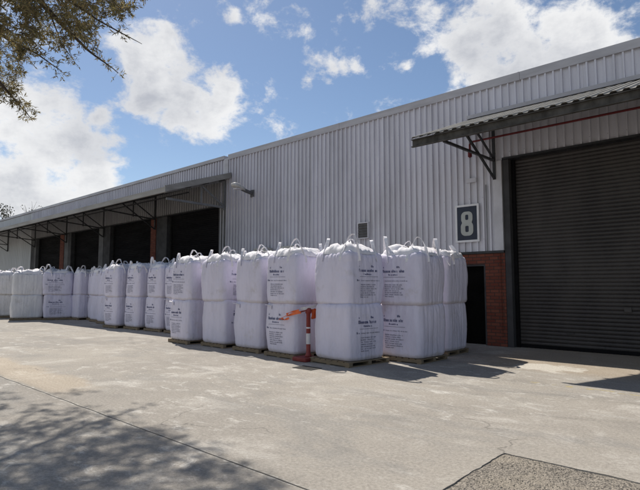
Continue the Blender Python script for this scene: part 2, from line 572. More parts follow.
def tube(bm, pts, r0, r1=None, n=8, cap=True):
    pts = [Vector(p_) for p_ in pts]
    r1 = r0 if r1 is None else r1
    rings = []
    L = len(pts) - 1
    for i, (p_, (tg, a, b_)) in enumerate(zip(pts, frames(pts))):
        r = r0 + (r1 - r0) * i / max(1, L)
        rings.append([bm.verts.new(p_ + (a * math.cos(2 * PI * k / n) + b_ * math.sin(2 * PI * k / n)) * r) for k in range(n)])
    for i in range(L):
        for k in range(n):
            bm.faces.new((rings[i][k], rings[i][(k + 1) % n], rings[i + 1][(k + 1) % n], rings[i + 1][k]))
    if cap and n > 2:
        bm.faces.new(list(reversed(rings[0])))
        bm.faces.new(rings[-1])


def bar(bm, p, q, w_=0.05, h_=None):
    """rectangular steel member between two points"""
    p, q = Vector(p), Vector(q)
    h_ = h_ or w_
    t_ = (q - p).normalized()
    ref = Vector((0, 0, 1)) if abs(t_.z) < 0.95 else Vector((1, 0, 0))
    a = t_.cross(ref).normalized() * (w_ / 2)
    b_ = a.cross(t_).normalized() * (h_ / 2)
    r = [[bm.verts.new(c + a * s + b_ * u) for s, u in ((-1, -1), (1, -1), (1, 1), (-1, 1))] for c in (p, q)]
    for k in range(4):
        bm.faces.new((r[0][k], r[0][(k + 1) % 4], r[1][(k + 1) % 4], r[1][k]))
    bm.faces.new(list(reversed(r[0])))
    bm.faces.new(r[1])


def ribbon(bm, pts, width, thick, side=None):
    """flat strap swept along points; side = list of width directions"""
    pts = [Vector(p_) for p_ in pts]
    fr = frames(pts)
    rings = []
    for i, p_ in enumerate(pts):
        tg = fr[i][0]
        s = Vector(side[i]) if side else fr[i][2]
        s = (s - tg * s.dot(tg)).normalized()
        u = s.cross(tg).normalized()
        rings.append([bm.verts.new(p_ + s * (width / 2 * a) + u * (thick / 2 * b_)) for a, b_ in ((-1, -1), (1, -1), (1, 1), (-1, 1))])
    for i in range(len(pts) - 1):
        for k in range(4):
            bm.faces.new((rings[i][k], rings[i][(k + 1) % 4], rings[i + 1][(k + 1) % 4], rings[i + 1][k]))
    bm.faces.new(list(reversed(rings[0])))
    bm.faces.new(rings[-1])


def lathe(bm, prof, n=20, cen=(0, 0)):
    rings = []
    for r, z in prof:
        rings.append([bm.verts.new((cen[0] + r * math.cos(2 * PI * k / n), cen[1] + r * math.sin(2 * PI * k / n), z)) for k in range(n)])
    for i in range(len(rings) - 1):
        for k in range(n):
            bm.faces.new((rings[i][k], rings[i][(k + 1) % n], rings[i + 1][(k + 1) % n], rings[i + 1][k]))
    bm.faces.new(list(reversed(rings[0])))
    bm.faces.new(rings[-1])


def corrugated(bm, x0, x1, z0, z1, y, pitch=0.19, rib=0.040, slope=0.006, depth=0.058, xref=0.0):
    """vertical ribbed cladding facing -Y"""
    depth = min(depth, 0.058)
    xs = []
    k = math.floor((x0 - xref) / pitch) - 1
    while True:
        c = xref + k * pitch
        if c > x1 + pitch:
            break
        for dx, dy in ((-rib / 2 - slope, 0), (-rib / 2, -depth), (rib / 2, -depth), (rib / 2 + slope, 0)):
            xs.append((c + dx, y + dy))
        k += 1
    pts = []

    def yat(x):
        for (a, ya), (b_, yb) in zip(xs, xs[1:]):
            if a <= x <= b_:
                return ya + (yb - ya) * (x - a) / (b_ - a) if b_ > a else ya
        return y
    pts = [(x0, yat(x0))] + [q for q in xs if x0 < q[0] < x1] + [(x1, yat(x1))]
    lo = [bm.verts.new((a, b_, z0)) for a, b_ in pts]
    hi = [bm.verts.new((a, b_, z1)) for a, b_ in pts]
    for i in range(len(pts) - 1):
        bm.faces.new((lo[i], lo[i + 1], hi[i + 1], hi[i]))


def slats(bm, x0, x1, z0, z1, y, pitch=0.092, depth=0.022):
    """roller shutter: curved horizontal laths facing -Y"""
    z = z0
    prof = []
    while z < z1 - 1e-6:
        for f in (0.0, 0.10, 0.3, 0.55, 0.8, 0.92):
            zz = z + f * pitch
            if zz < z1:
                prof.append((zz, y - depth * math.sin(PI * min(1, f / 0.92)) ** 0.7 if f < 0.92 else y + 0.006))
        z += pitch
    prof.append((z1, y))
    a = [bm.verts.new((x0, yy, zz)) for zz, yy in prof]
    b_ = [bm.verts.new((x1, yy, zz)) for zz, yy in prof]
    for i in range(len(prof) - 1):
        bm.faces.new((a[i], b_[i], b_[i + 1], a[i + 1]))


def structure(name, bm, m):
    o = obj(name, bm, m)
    o['kind'] = 'structure'
    return o


# ------------------------------------------------------------------ ground
GX0, GX1, GY0, GY1 = -1.99, 7.0, 0.6, 4.68            # pit of gravel let into the concrete
bm = bmesh.new()
B_ = 700.0


def rim():
    out = []
    for (xa, ya, xb, yb) in ((GX0, GY0, GX0, GY1), (GX0, GY1, GX1, GY1), (GX1, GY1, GX1, GY0), (GX1, GY0, GX0, GY0)):
        ln = math.hypot(xb - xa, yb - ya)
        n_ = int(ln / 0.035)
        for i in range(n_):
            f = i / n_
            x, y = xa + (xb - xa) * f, ya + (yb - ya) * f
            j = 0.012 * noise.noise(Vector((x * 9, y * 9, 1))) + 0.020 * noise.noise(Vector((x * 2.2, y * 2.2, 5))) + 0.006 * noise.noise(Vector((x * 31, y * 31, 2)))
            if i == 0:
                j = 0
            out.append((x + (j if xa == xb else 0), y + (j if ya == yb else 0)))
    return out


ri = [bm.verts.new((x, y, 0)) for x, y in rim()]
ou = [bm.verts.new(q) for q in ((-B_, -B_, 0), (B_, -B_, 0), (B_, B_, 0), (-B_, B_, 0))]
ed = [bm.edges.new((ri[i], ri[(i + 1) % len(ri)])) for i in range(len(ri))]
ed += [bm.edges.new((ou[i], ou[(i + 1) % 4])) for i in range(4)]
bmesh.ops.triangle_fill(bm, edges=ed, use_beauty=True)
for f in bm.faces:
    if f.normal.z < 0:
        f.normal_flip()
lo_ = [bm.verts.new((v_.co.x, v_.co.y, -0.05)) for v_ in ri]
for i in range(len(ri)):
    j = (i + 1) % len(ri)
    bm.faces.new((ri[i], ri[j], lo_[j], lo_[i]))
structure('ground', bm, M['concrete'])
bm = bmesh.new()
nx, ny = 60, 36
gv = [[bm.verts.new((GX0 - 0.06 + (GX1 - GX0 + 0.12) * i / nx, GY0 - 0.06 + (GY1 - GY0 + 0.12) * j / ny,
                     -0.009 + 0.006 * noise.noise(Vector((i * 0.35, j * 0.35, 3))))) for j in range(ny + 1)] for i in range(nx + 1)]
for i in range(nx):
    for j in range(ny):
        bm.faces.new((gv[i][j], gv[i + 1][j], gv[i + 1][j + 1], gv[i][j + 1]))
structure('gravel_bed', bm, M['gravel'])
rng = random.Random(5)
bm = bmesh.new()
for k in range(11000):
    x = GX0 + 0.02 + (2.6) * rng.random()
    y = 2.2 + (GY1 - 2.22) * rng.random()
    r = 0.004 + 0.006 * rng.random() ** 2
    zc = -0.010 + 0.006 * noise.noise(Vector(((x - GX0) / (GX1 - GX0) * nx * 0.35, (y - GY0) / (GY1 - GY0) * ny * 0.35, 3))) + r * 0.02
    e = Euler((rng.random() * 6, rng.random() * 6, rng.random() * 6)).to_matrix()
    sc_ = (0.7 + 0.6 * rng.random(), 0.7 + 0.6 * rng.random(), 0.5 + 0.4 * rng.random())
    v6 = [bm.verts.new(e @ Vector((q[0] * r * sc_[0], q[1] * r * sc_[1], q[2] * r * sc_[2])) + Vector((x, y, zc)))
          for q in ((1, 0, 0), (-1, 0, 0), (0, 1, 0), (0, -1, 0), (0, 0, 1), (0, 0, -1))]
    for f in ((0, 2, 4), (2, 1, 4), (1, 3, 4), (3, 0, 4), (2, 0, 5), (1, 2, 5), (3, 1, 5), (0, 3, 5)):
        bm.faces.new([v6[i] for i in f])
o = obj('gravel', bm, M['stone'])
o['kind'] = 'stuff'


def joint_strip(name, p, q, wdt=0.014, seed=0):
    bm = bmesh.new()
    p, q = Vector(p), Vector(q)
    n = max(2, int((q - p).length / 0.12))
    d = (q - p).normalized()
    s = Vector((-d.y, d.x, 0))
    prev = None
    for i in range(n + 1):
        c = p + (q - p) * i / n + s * 0.012 * noise.noise(Vector((i * 0.3, seed, 1)))
        hw = wdt / 2 * (0.75 + 0.9 * abs(noise.noise(Vector((i * 0.45, seed, 7)))))
        cur = (bm.verts.new((c.x - s.x * hw, c.y - s.y * hw, 0.004)), bm.verts.new((c.x + s.x * hw, c.y + s.y * hw, 0.004)))
        if prev:
            bm.faces.new((prev[0], cur[0], cur[1], prev[1]))
        prev = cur
    structure(name, bm, M['joint'])


joint_strip('expansion_joint', (-45, 2.845, 0), (GX0 - 0.02, 2.845, 0), 0.011, 1)
joint_strip('expansion_joint', (-15.15, 2.9, 0), (-15.15, 6.2, 0), 0.012, 2)
# drain grate
dp = at_z(307, 368.2, 0)
g = thing('drain_grate', 'small dark iron drain grate in the concrete before the barrier post', 'drain', (dp.x, dp.y, 0))
bm = bmesh.new()
for (a, b_, c, d) in ((-0.24, 0.24, -0.15, -0.125), (-0.24, 0.24, 0.125, 0.15), (-0.24, -0.215, -0.125, 0.125), (0.215, 0.24, -0.125, 0.125)):
    box(bm, a, b_, c, d, 0.002, 0.012)
obj('grate_frame', bm, M['iron'], g)
bm = bmesh.new()
for i in range(11):
    x = -0.2 + 0.04 * i
    box(bm, x - 0.008, x + 0.008, -0.125, 0.125, 0.003, 0.010)
obj('grate_bars', bm, M['iron'], g)

# ------------------------------------------------------------------ warehouse
D = 12.966
WZ = 7.07
hall = thing('warehouse', 'long grey ribbed metal warehouse with roller doors, brick base and canopies', 'building', (0, 0, 0))
bm = bmesh.new()
corrugated(bm, -17.55, -5.37, 2.46, 6.90, D)
obj('wall_cladding', bm, M['clad'], hall)
bm = bmesh.new()
corrugated(bm, -5.37, 1.2, 4.90, 6.90, D)
obj('wall_cladding', bm, M['clad'], hall)
bm = bmesh.new()
corrugated(bm, 1.2, 14, 2.46, 6.90, D)
obj('wall_cladding', bm, M['clad'], hall)
bm = bmesh.new()
corrugated(bm, -40.0, -17.55, 6.27, 6.90, D)
obj('wall_cladding', bm, M['clad'], hall)
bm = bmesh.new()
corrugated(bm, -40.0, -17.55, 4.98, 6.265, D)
obj('wall_cladding', bm, M['clad_bay_shade'], hall)
bm = bmesh.new()
corrugated(bm, -64.0, -40.0, 0.0, 6.90, D, depth=0.018)
obj('wall_cladding', bm, M['clad_end'], hall)
# unseen solid core added to block sun from behind, then the roof
obj('sun_block_core', boxbm(-63.9, 13.9, D + 0.55, D + 30, 0, 6.6), M['pillar_dark'], hall)
bm = bmesh.new()
pr = [(D + 0.3, 6.75), (D + 15, 8.0), (D + 30, 6.75), (D + 30, 6.62), (D + 0.3, 6.62)]
a = [bm.verts.new((-64, y, z)) for y, z in pr]
b_ = [bm.verts.new((14, y, z)) for y, z in pr]
for i in range(5):
    bm.faces.new((a[i], a[(i + 1) % 5], b_[(i + 1) % 5], b_[i]))
bm.faces.new(a)
bm.faces.new(list(reversed(b_)))
obj('roof', bm, M['flash'], hall)
# cap flashing: folded profile in lengths
bm = bmesh.new()
x = -17.0
while x < 14:
    x2 = min(14, x + 6.1)
    box(bm, x, x2 - 0.006, D - 0.075, D + 0.56, 6.86, WZ)
    box(bm, x2 - 0.05, x2 - 0.01, D - 0.079, D + 0.563, 6.855, WZ + 0.004)
    x = x2
obj('cap_flashing', bm, M['flash'], hall)
bm = bmesh.new()
x = -64.0
while x < -17.26:
    x2 = min(-17.26, x + 6.1)
    box(bm, x, x2 - 0.006, D - 0.078, D + 0.56, 6.93, WZ)
    x = x2
obj('cap_flashing', bm, M['flash'], hall)
obj('corner_trim', boxbm(-17.26, -17.0, D - 0.066, D + 0.1, 6.02, 6.93), M['flash'], hall)
# base trim over the brickwork, lintels
obj('base_flashing', boxbm(-17.15, -5.36, D - 0.075, D + 0.1, 2.415, 2.475), M['steel_dark'], hall)
obj('lintel_trim', boxbm(-5.34, 1.2, D - 0.068, D + 0.2, 4.85, 4.90), M['steel_dark'], hall)
obj('lintel_trim', boxbm(-40, -17.57, D - 0.068, D + 0.2, 4.93, 4.98), M['steel_dark'], hall)
# edge trim beside the door column
obj('corner_trim', boxbm(-5.60, -5.365, D - 0.062, D + 0.12, 2.477, 4.846), M['trim'], hall)
# brick base
bm = bmesh.new()
box(bm, -17.14, -6.82, D - 0.03, D + 0.2, 0, 2.413)
box(bm, -6.82, -5.885, D - 0.03, D + 0.2, 2.135, 2.413)
box(bm, -5.885, -5.35, D - 0.03, D + 0.2, 0, 2.413)
obj('brick_wall', bm, M['brick'], hall)
obj('brick_wall', boxbm(1.25, 14, D - 0.03, D + 0.2, 0, 2.44), M['brick'], hall)
# personnel door in the brickwork
dr = obj('door', boxbm(-6.80, -5.90, D + 0.14, D + 0.19, 0.02, 2.12), M['door_dark'], hall)
bm = bmesh.new()
box(bm, -6.818, -6.77, D - 0.01, D + 0.13, 0, 2.132)
box(bm, -5.935, -5.888, D - 0.01, D + 0.13, 0, 2.132)
box(bm, -6.77, -5.935, D - 0.01, D + 0.13, 2.085, 2.132)
obj('door_frame', bm, M['pillar_dark'], dr)
bm = bmesh.new()
tube(bm, [(-6.68, D + 0.14, 1.02), (-6.68, D + 0.07, 1.02), (-6.56, D + 0.07, 1.02)], 0.011, n=8)
obj('door_handle', bm, M['lamp_body'], dr)
# electrical box + conduit on the brick pier
bm = bmesh.new()
tube(bm, [(-5.47, D - 0.05, 0.25), (-5.47, D - 0.05, 2.40)], 0.012, n=8)
obj('conduit', bm, M['red_brick_pier'], hall)
# column and big roller shutter
bm = bmesh.new()
box(bm, -5.345, -5.19, D - 0.02, D + 0.34, 0, 4.846)
obj('door_column', bm, M['pillar_dark'], hall)
obj('door_column', boxbm(1.01, 1.24, D - 0.02, D + 0.34, 0, 4.846), M['pillar_dark'], hall)
bm = bmesh.new()
slats(bm, -5.13, 0.95, 0.07, 4.86, D + 0.24)
sh_ = obj('roller_door', bm, M['shutter'], hall)
obj('guide_rail', boxbm(-5.188, -5.10, D + 0.14, D + 0.22, 0, 4.846), M['shutter_dark'], sh_)
obj('guide_rail', boxbm(0.92, 1.008, D + 0.14, D + 0.22, 0, 4.846), M['shutter_dark'], sh_)
bm = bmesh.new()
box(bm, -2.75, -2.60, D + 0.19, D + 0.222, 0.95, 1.07, bev=0.006)
obj('lock_box', bm, M['shutter'], sh_)
for hx in (-3.9, -1.5):
    bm = bmesh.new()
    tube(bm, [(hx - 0.08, D + 0.23, 0.42), (hx - 0.08, D + 0.17, 0.42), (hx + 0.08, D + 0.17, 0.42), (hx + 0.08, D + 0.23, 0.42)], 0.009, n=8)
    obj('lift_handle', bm, M['shutter'], sh_)
obj('bottom_bar', boxbm(-5.095, 0.915, D + 0.185, D + 0.27, 0.005, 0.085), M['shutter_dark'], sh_)
# bays on the left part
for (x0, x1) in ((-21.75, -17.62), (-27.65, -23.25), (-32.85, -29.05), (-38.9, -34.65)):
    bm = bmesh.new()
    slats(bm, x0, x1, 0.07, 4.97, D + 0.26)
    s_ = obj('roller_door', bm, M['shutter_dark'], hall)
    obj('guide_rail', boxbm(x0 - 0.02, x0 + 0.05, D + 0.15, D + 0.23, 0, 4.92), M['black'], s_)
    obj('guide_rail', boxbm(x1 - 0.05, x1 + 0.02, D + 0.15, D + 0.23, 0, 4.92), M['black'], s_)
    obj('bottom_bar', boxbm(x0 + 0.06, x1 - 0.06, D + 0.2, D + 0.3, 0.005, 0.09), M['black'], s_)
for (x0, x1, m_, yy) in ((-22.74, -21.78, 'pillar_dark', 0.0), (-23.22, -22.75, 'brick', 0.03), (-28.45, -27.68, 'pillar_dark', 0.0), (-29.02, -28.46, 'pillar', 0.02),
                         (-34.62, -34.02, 'brick', 0.03), (-34.0, -33.35, 'pillar', 0.0), (-33.34, -32.88, 'pillar_dark', 0.03), (-39.98, -39.2, 'pillar_dark', 0.0), (-39.18, -38.93, 'pillar', 0.03)):
    obj('pier', boxbm(x0, x1, D - yy, D + 0.4, 0, 4.925), M[m_], hall)
obj('pier', boxbm(-17.6, -17.16, D - 0.05, D + 0.4, 0, 4.925), M['pillar'], hall)
# louvred wall vent
v = obj('wall_vent', boxbm(-10.10, -9.72, D - 0.07, D + 0.02, 3.10, 3.56), M['vent'], hall)
bm = bmesh.new()
for (a, b_, c, d) in ((-10.14, -9.68, 3.56, 3.595), (-10.14, -9.68, 3.065, 3.10), (-10.14, -10.10, 3.10, 3.56), (-9.72, -9.68, 3.10, 3.56)):
    box(bm, a, b_, D - 0.11, D + 0.02, c, d)
obj('vent_frame', bm, M['trim'], v)
bm = bmesh.new()
for i in range(5):
    z = 3.13 + i * 0.09
    bar(bm, (-10.1, D - 0.085, z + 0.03), (-9.72, D - 0.085, z + 0.03), 0.012, 0.04)
obj('louvre_blades', bm, M['pillar'], v)
# small light bracket on the wall below the canopy
obj('junction_box', boxbm(-6.35, -6.05, D - 0.10, D - 0.033, 4.36, 4.48), M['trim'], hall)
bm = bmesh.new()
tube(bm, [(-5.80, D - 0.05, 4.25), (-5.80, D - 0.05, 2.48)], 0.014, n=8)
obj('conduit', bm, M['steel_grey'], hall)
# red fire pipe under the right canopy
bm = bmesh.new()
tube(bm, [(-6.12, D - 0.28, 5.0), (-6.12, D - 0.28, 5.36), (-6.05, D - 0.28, 5.42), (12, D - 0.28, 5.42)], 0.027, n=10)
tube(bm, [(-6.12, D - 0.28, 5.02), (-6.12, D - 0.28, 5.2)], 0.055, n=10)
obj('fire_pipe', bm, M['red'], hall)

# --- canopies
CW = 2.93


def canopy_z(z_wall, z_out, wd):
    return z_wall + (z_out - z_wall) * wd / CW


def make_canopy(x0, x1, z_wall, z_out, xs, sheet, gutter, steel, gut_h, barge):
    """sheet whose ribs run down the slope, purlins, gutter, trusses"""
    bm = bmesh.new()
    pitch, rib, sl, dep = 0.205, 0.07, 0.03, 0.034
    if barge:
        pitch = 0.25
    prof = []
    x = x0
    while x < x1:
        prof += [(x, 0), (x + sl, dep), (x + sl + rib, dep), (x + 2 * sl + rib, 0)]
        x += pitch
    yin, yout = D - 0.034, D - CW
    th = 0.008
    rows = []
    for (y, z, off) in ((yin, z_wall, 0), (yout - 0.06, z_out - 0.02, 0), (yout - 0.06, z_out - 0.02, -th), (yin, z_wall, -th)):
        rows.append([bm.verts.new((px, y, z + pz + off)) for px, pz in prof])
    for r in range(3):
        for i in range(len(prof) - 1):
            bm.faces.new((rows[r][i], rows[r][i + 1], rows[r + 1][i + 1], rows[r + 1][i]))
    can = obj('canopy', bm, M[sheet], hall)
    # wall flashing strip
    obj('flashing', boxbm(x0, x1, D - 0.16, D - 0.033, z_wall + 0.01, z_wall + 0.11), M['flash'], can)
    # gutter / fascia
    bm = bmesh.new()
    if barge:
        box(bm, x0, x1, yout - 0.13, yout - 0.062, z_out - 0.17, z_out - 0.17 + gut_h)
    else:
        # channel purlin, its open face outward, just under the sheet ends
        box(bm, x0, x1, yout - 0.01, yout + 0.004, z_out - 0.045 - gut_h, z_out - 0.045)
        box(bm, x0, x1, yout - 0.075, yout - 0.011, z_out - 0.06, z_out - 0.045)
        box(bm, x0, x1, yout - 0.075, yout - 0.011, z_out - 0.045 - gut_h, z_out - 0.03 - gut_h)
    obj('gutter', bm, M[gutter], can)
    for wd in (0.35, 1.15, 1.95):
        z = canopy_z(z_wall, z_out, wd)
        obj('purlin', boxbm(x0 + 0.02, x1, D - wd - 0.03, D - wd + 0.03, z - 0.13, z - 0.012), M[steel], can)
    if barge:
        bm = bmesh.new()
        vs = []
        for xx in (x1 - 0.02, x1 + 0.04):
            vs.append([bm.verts.new((xx, y, z)) for y, z in ((D - 0.04, z_wall + 0.13), (yout - 0.14, z_out + 0.07), (yout - 0.14, z_out - 0.17), (D - 0.04, z_wall - 0.10))])
        for k in range(4):
            bm.faces.new((vs[0][k], vs[0][(k + 1) % 4], vs[1][(k + 1) % 4], vs[1][k]))
        bm.faces.new(list(reversed(vs[0])))
        bm.faces.new(vs[1])
        obj('barge_board', bm, M['fascia'], can)
    for j, xb in enumerate(xs):
        bm = bmesh.new()
        zc = 4.86
        ww = 0.055
        y1 = D - 0.06
        zo = z_out - 0.10
        tipz = z_out - 0.16 if not barge else z_out - 0.14
        first = barge and j == 0
        if first:
            tipz, ww = zc + 0.03, 0.085
        bar(bm, (xb, y1, zc), (xb, D - 2.75, tipz), ww, ww)                      # bottom chord
        bar(bm, (xb, y1, z_wall - 0.16), (xb, D - 2.85, z_out - 0.10), ww, ww)      # rafter
        bar(bm, (xb, y1, 4.35 if not first else 4.75), (xb, y1, z_wall - 0.02), ww, ww * 1.4)             # wall post
        zq = canopy_z(z_wall, z_out, 1.75) - 0.15
        if not first:
            bar(bm, (xb, y1, 4.37), (xb, D - 1.75, zq), ww * 0.9, ww * 0.9)       # knee brace
        zq = canopy_z(z_wall, z_out, 1.2) - 0.15
        bar(bm, (xb, y1, zc + 0.03), (xb, D - 1.2, zq), ww * 0.8, ww * 0.8)
        if barge:
            bar(bm, (xb, D - 1.2, zq), (xb, D - 1.2, zc + 0.02), ww * 0.8, ww * 0.8)
            # lengthwise ties and hangers
        obj('bracket', bm, M['steel_grey' if (barge and j == 0) else 'steel_dark'], can)
    if barge:
        zt = canopy_z(z_wall, z_out, 1.75) - 0.30
        obj('tie_bar', boxbm(xs[-1], xs[0] - 0.05, D - 1.78, D - 1.735, zt - 0.045, zt), M['steel_dark'], can)
    return can


make_canopy(-6.25, 12.0, 6.10, 4.97, (-5.55, -0.4, 4.6, 9.6), 'roof_sheet', 'gutter_dark', 'steel_dark', 0.18, False)
make_canopy(-50.0, -16.85, 6.16, 5.22, (-17.25, -22.8, -28.4, -33.6, -39.1, -45.0), 'roof_sheet', 'fascia', 'steel_dark', 0.20, True)

# ------------------------------------------------------------------ sign 8
sgx, sgz = -6.345, 3.255
sg = thing('number_sign', 'navy sign with white border and a grey figure 8 on the wall', 'sign', (sgx, D - 0.078, sgz))
SW, SH = 0.345, 0.515
obj('sign_panel', boxbm(-SW + 0.045, SW - 0.045, -0.012, 0.012, -SH + 0.045, SH - 0.045), M['sign_navy'], sg)
bm = bmesh.new()
for (a, b_, c, d) in ((-SW, SW, SH - 0.055, SH), (-SW, SW, -SH, -SH + 0.055), (-SW, -SW + 0.055, -SH + 0.055, SH - 0.055), (SW - 0.055, SW, -SH + 0.055, SH - 0.055)):
    box(bm, a, b_, -0.017, 0.015, c, d)
obj('sign_border', bm, M['sign_white'], sg)


def rrect(cx, cz, hw, hh, r, rev=False, n=6):
    out = []
    for (sx, sz, a0) in ((1, 1, 0), (-1, 1, 90), (-1, -1, 180), (1, -1, 270)):
        for i in range(n + 1):
            a = R(a0 + 90 * i / n)
            out.append((cx + sx * (hw - r) + r * math.cos(a), cz + sz * (hh - r) + r * math.sin(a)))
    return out[::-1] if rev else out


cu = bpy.data.curves.new('figure_eight', 'CURVE')
cu.dimensions = '2D'
cu.fill_mode = 'BOTH'
cu.extrude = 0.004
top = rrect(0, 0.155, 0.165, 0.165, 0.12)
bot = rrect(0, -0.150, 0.180, 0.190, 0.13)
# outline: top bowl right side, waist, bottom bowl, waist, top bowl left side
right = [q for q in top if q[0] >= 0 and q[1] > 0.035]
left = [q for q in top if q[0] <= 0 and q[1] > 0.035]
rb = [q for q in bot if q[0] >= 0 and q[1] < -0.005]
lb = [q for q in bot if q[0] <= 0 and q[1] < -0.005]
right.sort(key=lambda q: math.atan2(q[0], q[1] - 0.155))
rb.sort(key=lambda q: math.atan2(q[0], q[1] + 0.15))
lb.sort(key=lambda q: math.atan2(q[0], q[1] + 0.15))
left.sort(key=lambda q: math.atan2(q[0], q[1] - 0.155))
outline = right + [(0.138, 0.018)] + rb + lb + [(-0.138, 0.018)] + left
# drop duplicates
cl = []
for q in outline:
    if not cl or (abs(q[0] - cl[-1][0]) + abs(q[1] - cl[-1][1])) > 1e-4:
        cl.append(q)
for pts in (cl, rrect(0, 0.165, 0.045, 0.072, 0.03, True), rrect(0, -0.155, 0.05, 0.085, 0.03, True)):
    sp = cu.splines.new('POLY')
    sp.points.add(len(pts) - 1)
    for i, q in enumerate(pts):
        sp.points[i].co = (q[0], q[1], 0, 1)
    sp.use_cyclic_u = True
tmp = bpy.data.objects.new('tmp_curve', cu)
COL.objects.link(tmp)
bpy.context.view_layer.update()
dg = bpy.context.evaluated_depsgraph_get()
me8 = bpy.data.meshes.new_from_object(tmp.evaluated_get(dg))
bpy.data.objects.remove(tmp)
me8.name = 'sign_figure'
me8.transform(Matrix.Rotation(PI / 2, 4, 'X'))
me8.materials.clear()
me8.materials.append(M['sign_grey'])
o8 = bpy.data.objects.new('sign_figure', me8)
COL.objects.link(o8)
o8.parent = sg
o8.location = (0, -0.019, 0)

# ------------------------------------------------------------------ floodlight on its arm
fl = thing('floodlight', 'weathered floodlight on a bent arm high on the ribbed wall', 'lamp', (-15.45, D - 0.03, 5.25))
bm = bmesh.new()
tube(bm, [(0, 0, -0.02), (0, -0.12, 0.0), (0, -0.3, 0.03), (0, -0.55, 0.10)], 0.07, 0.075, n=12)
obj('arm', bm, M['lamp_dark'], fl)
obj('wall_plate', boxbm(-0.09, 0.09, -0.035, 0.02, -0.16, 0.12), M['lamp_dark'], fl)
bm = bmesh.new()
# luminaire: tapering shell
secs = [(-0.42, 0.08, 0.07, 0.06), (-0.52, 0.12, 0.10, 0.09), (-0.70, 0.16, 0.13, 0.13), (-0.90, 0.15, 0.12, 0.17), (-1.0, 0.09, 0.07, 0.19)]
rings = []
for (y, hw, hh, zc) in secs:
    rings.append([bm.verts.new((hw * math.copysign(abs(math.cos(2 * PI * k / 16)) ** 0.7, math.cos(2 * PI * k / 16)), y,
                                zc + hh * math.copysign(abs(math.sin(2 * PI * k / 16)) ** 0.8, math.sin(2 * PI * k / 16)) * (1.0 if math.sin(2 * PI * k / 16) > 0 else 0.55))) for k in range(16)])
for i in range(len(rings) - 1):
    for k in range(16):
        bm.faces.new((rings[i][k], rings[i][(k + 1) % 16], rings[i + 1][(k + 1) % 16], rings[i + 1][k]))
bm.faces.new(rings[0])
bm.faces.new(list(reversed(rings[-1])))
bmesh.ops.recalc_face_normals(bm, faces=bm.faces)
obj('lamp_housing', bm, M['lamp_body'], fl, smooth=True)
bm = bmesh.new()
box(bm, -0.10, 0.10, -0.88, -0.62, 0.03, 0.08, bev=0.01)
obj('lens', bm, M['bollard_white'], fl)

# ------------------------------------------------------------------ wall boxes behind the bags
for k, (x0, x1, lab) in enumerate(((-14.95, -14.2, 'left one of two aged grey air conditioner units on the wall behind the bags'),
                                   (-13.62, -12.82, 'right one of two aged grey air conditioner units on the wall behind the bags'))):
    ac = thing('air_conditioner', lab, 'air conditioner', ((x0 + x1) / 2, D - 0.034, 2.50), 0, 'air conditioners on the ribbed wall')
    hw = (x1 - x0) / 2
    obj('casing', boxbm(-hw, hw, -0.34, -0.02, 0, 0.50, bev=0.012), M['ac_white'], ac)
    bm = bmesh.new()
    for i in range(7):
        box(bm, -hw + 0.05, hw - 0.22, -0.352, -0.343, 0.06 + i * 0.055, 0.085 + i * 0.055)
    obj('grille', bm, M['vent'], ac)
    for s in (-0.6, 0.6):
        obj('wall_bracket', boxbm(s * hw - 0.02, s * hw + 0.02, -0.34, 0, -0.04, -0.003), M['steel_dark'], ac)

# ------------------------------------------------------------------ bulk bags
HB = 1.0


def bag_surf(th, v, seed, a, upper):
    """point of the bag's side: th angle, v height 0..1"""
    wv_ = a * (1.0 + 0.030 * math.sin(PI * min(1, v * 0.95 + 0.04)) - 0.008)
    if v < 0.07:
        wv_ *= 1 - 0.05 * (1 - v / 0.07) ** 2
    if v > 0.92:
        wv_ *= 1 - (0.045 if upper else 0.06) * ((v - 0.92) / 0.08) ** 2
    n = 8.0 - 2.0 * abs(v - 0.45)
    c, s = math.cos(th), math.sin(th)
    r = (abs(c) ** n + abs(s) ** n) ** (-1 / n)
    cor = min(1.0, max(0.0, (r - 1.0) / 0.22))            # 1 at the corners
    q = Vector((c * 1.0, s * 1.0, 0))
    fold = noise.noise(Vector((c * 9.0 + seed * 3.1, s * 9.0, v * 0.8))) + 0.5 * abs(noise.noise(Vector((c * 15.0, s * 15.0 + seed, v * 0.35)))) * 2 - 0.4
    fine = noise.noise(Vector((c * 17.0, s * 17.0 + seed, v * 2.2 + seed)))
    low = noise.noise(Vector((c * 1.6 + seed, s * 1.6, v * 2.0 + seed * 1.7)))
    cr1 = max(0.0, 0.10 - abs(noise.noise(Vector((c * 4.5 + s * 2.0 + seed, s * 4.5 - c * 2.0, v * 2.6 + seed * 0.7))))) / 0.10
    cr2 = max(0.0, 0.08 - abs(noise.noise(Vector((c * 8.5 - seed, s * 8.5, v * 5.5 - seed * 1.3))))) / 0.08
    edge = 0.35 + 1.1 * max(0.0, v - 0.55) + 0.6 * max(0, 0.25 - v)
    d = 0.027 * low + 0.011 * fold * (0.6 + edge) + 0.0055 * fine * (0.5 + edge) - 0.012 * cr1 ** 1.5 * (0.4 + 0.8 * edge) - 0.008 * cr2 ** 1.5 * (0.3 + edge)
    rad = wv_ * r + d
    z = v * HB
    if v > 0.8:
        f = (v - 0.8) / 0.2
        z += f * (0.035 * cor * (1.0 if upper else 0.3) + 0.022 * noise.noise(Vector((c * 2.5, s * 2.5, seed * 2.3))))
    return Vector((rad * c, rad * s, z))


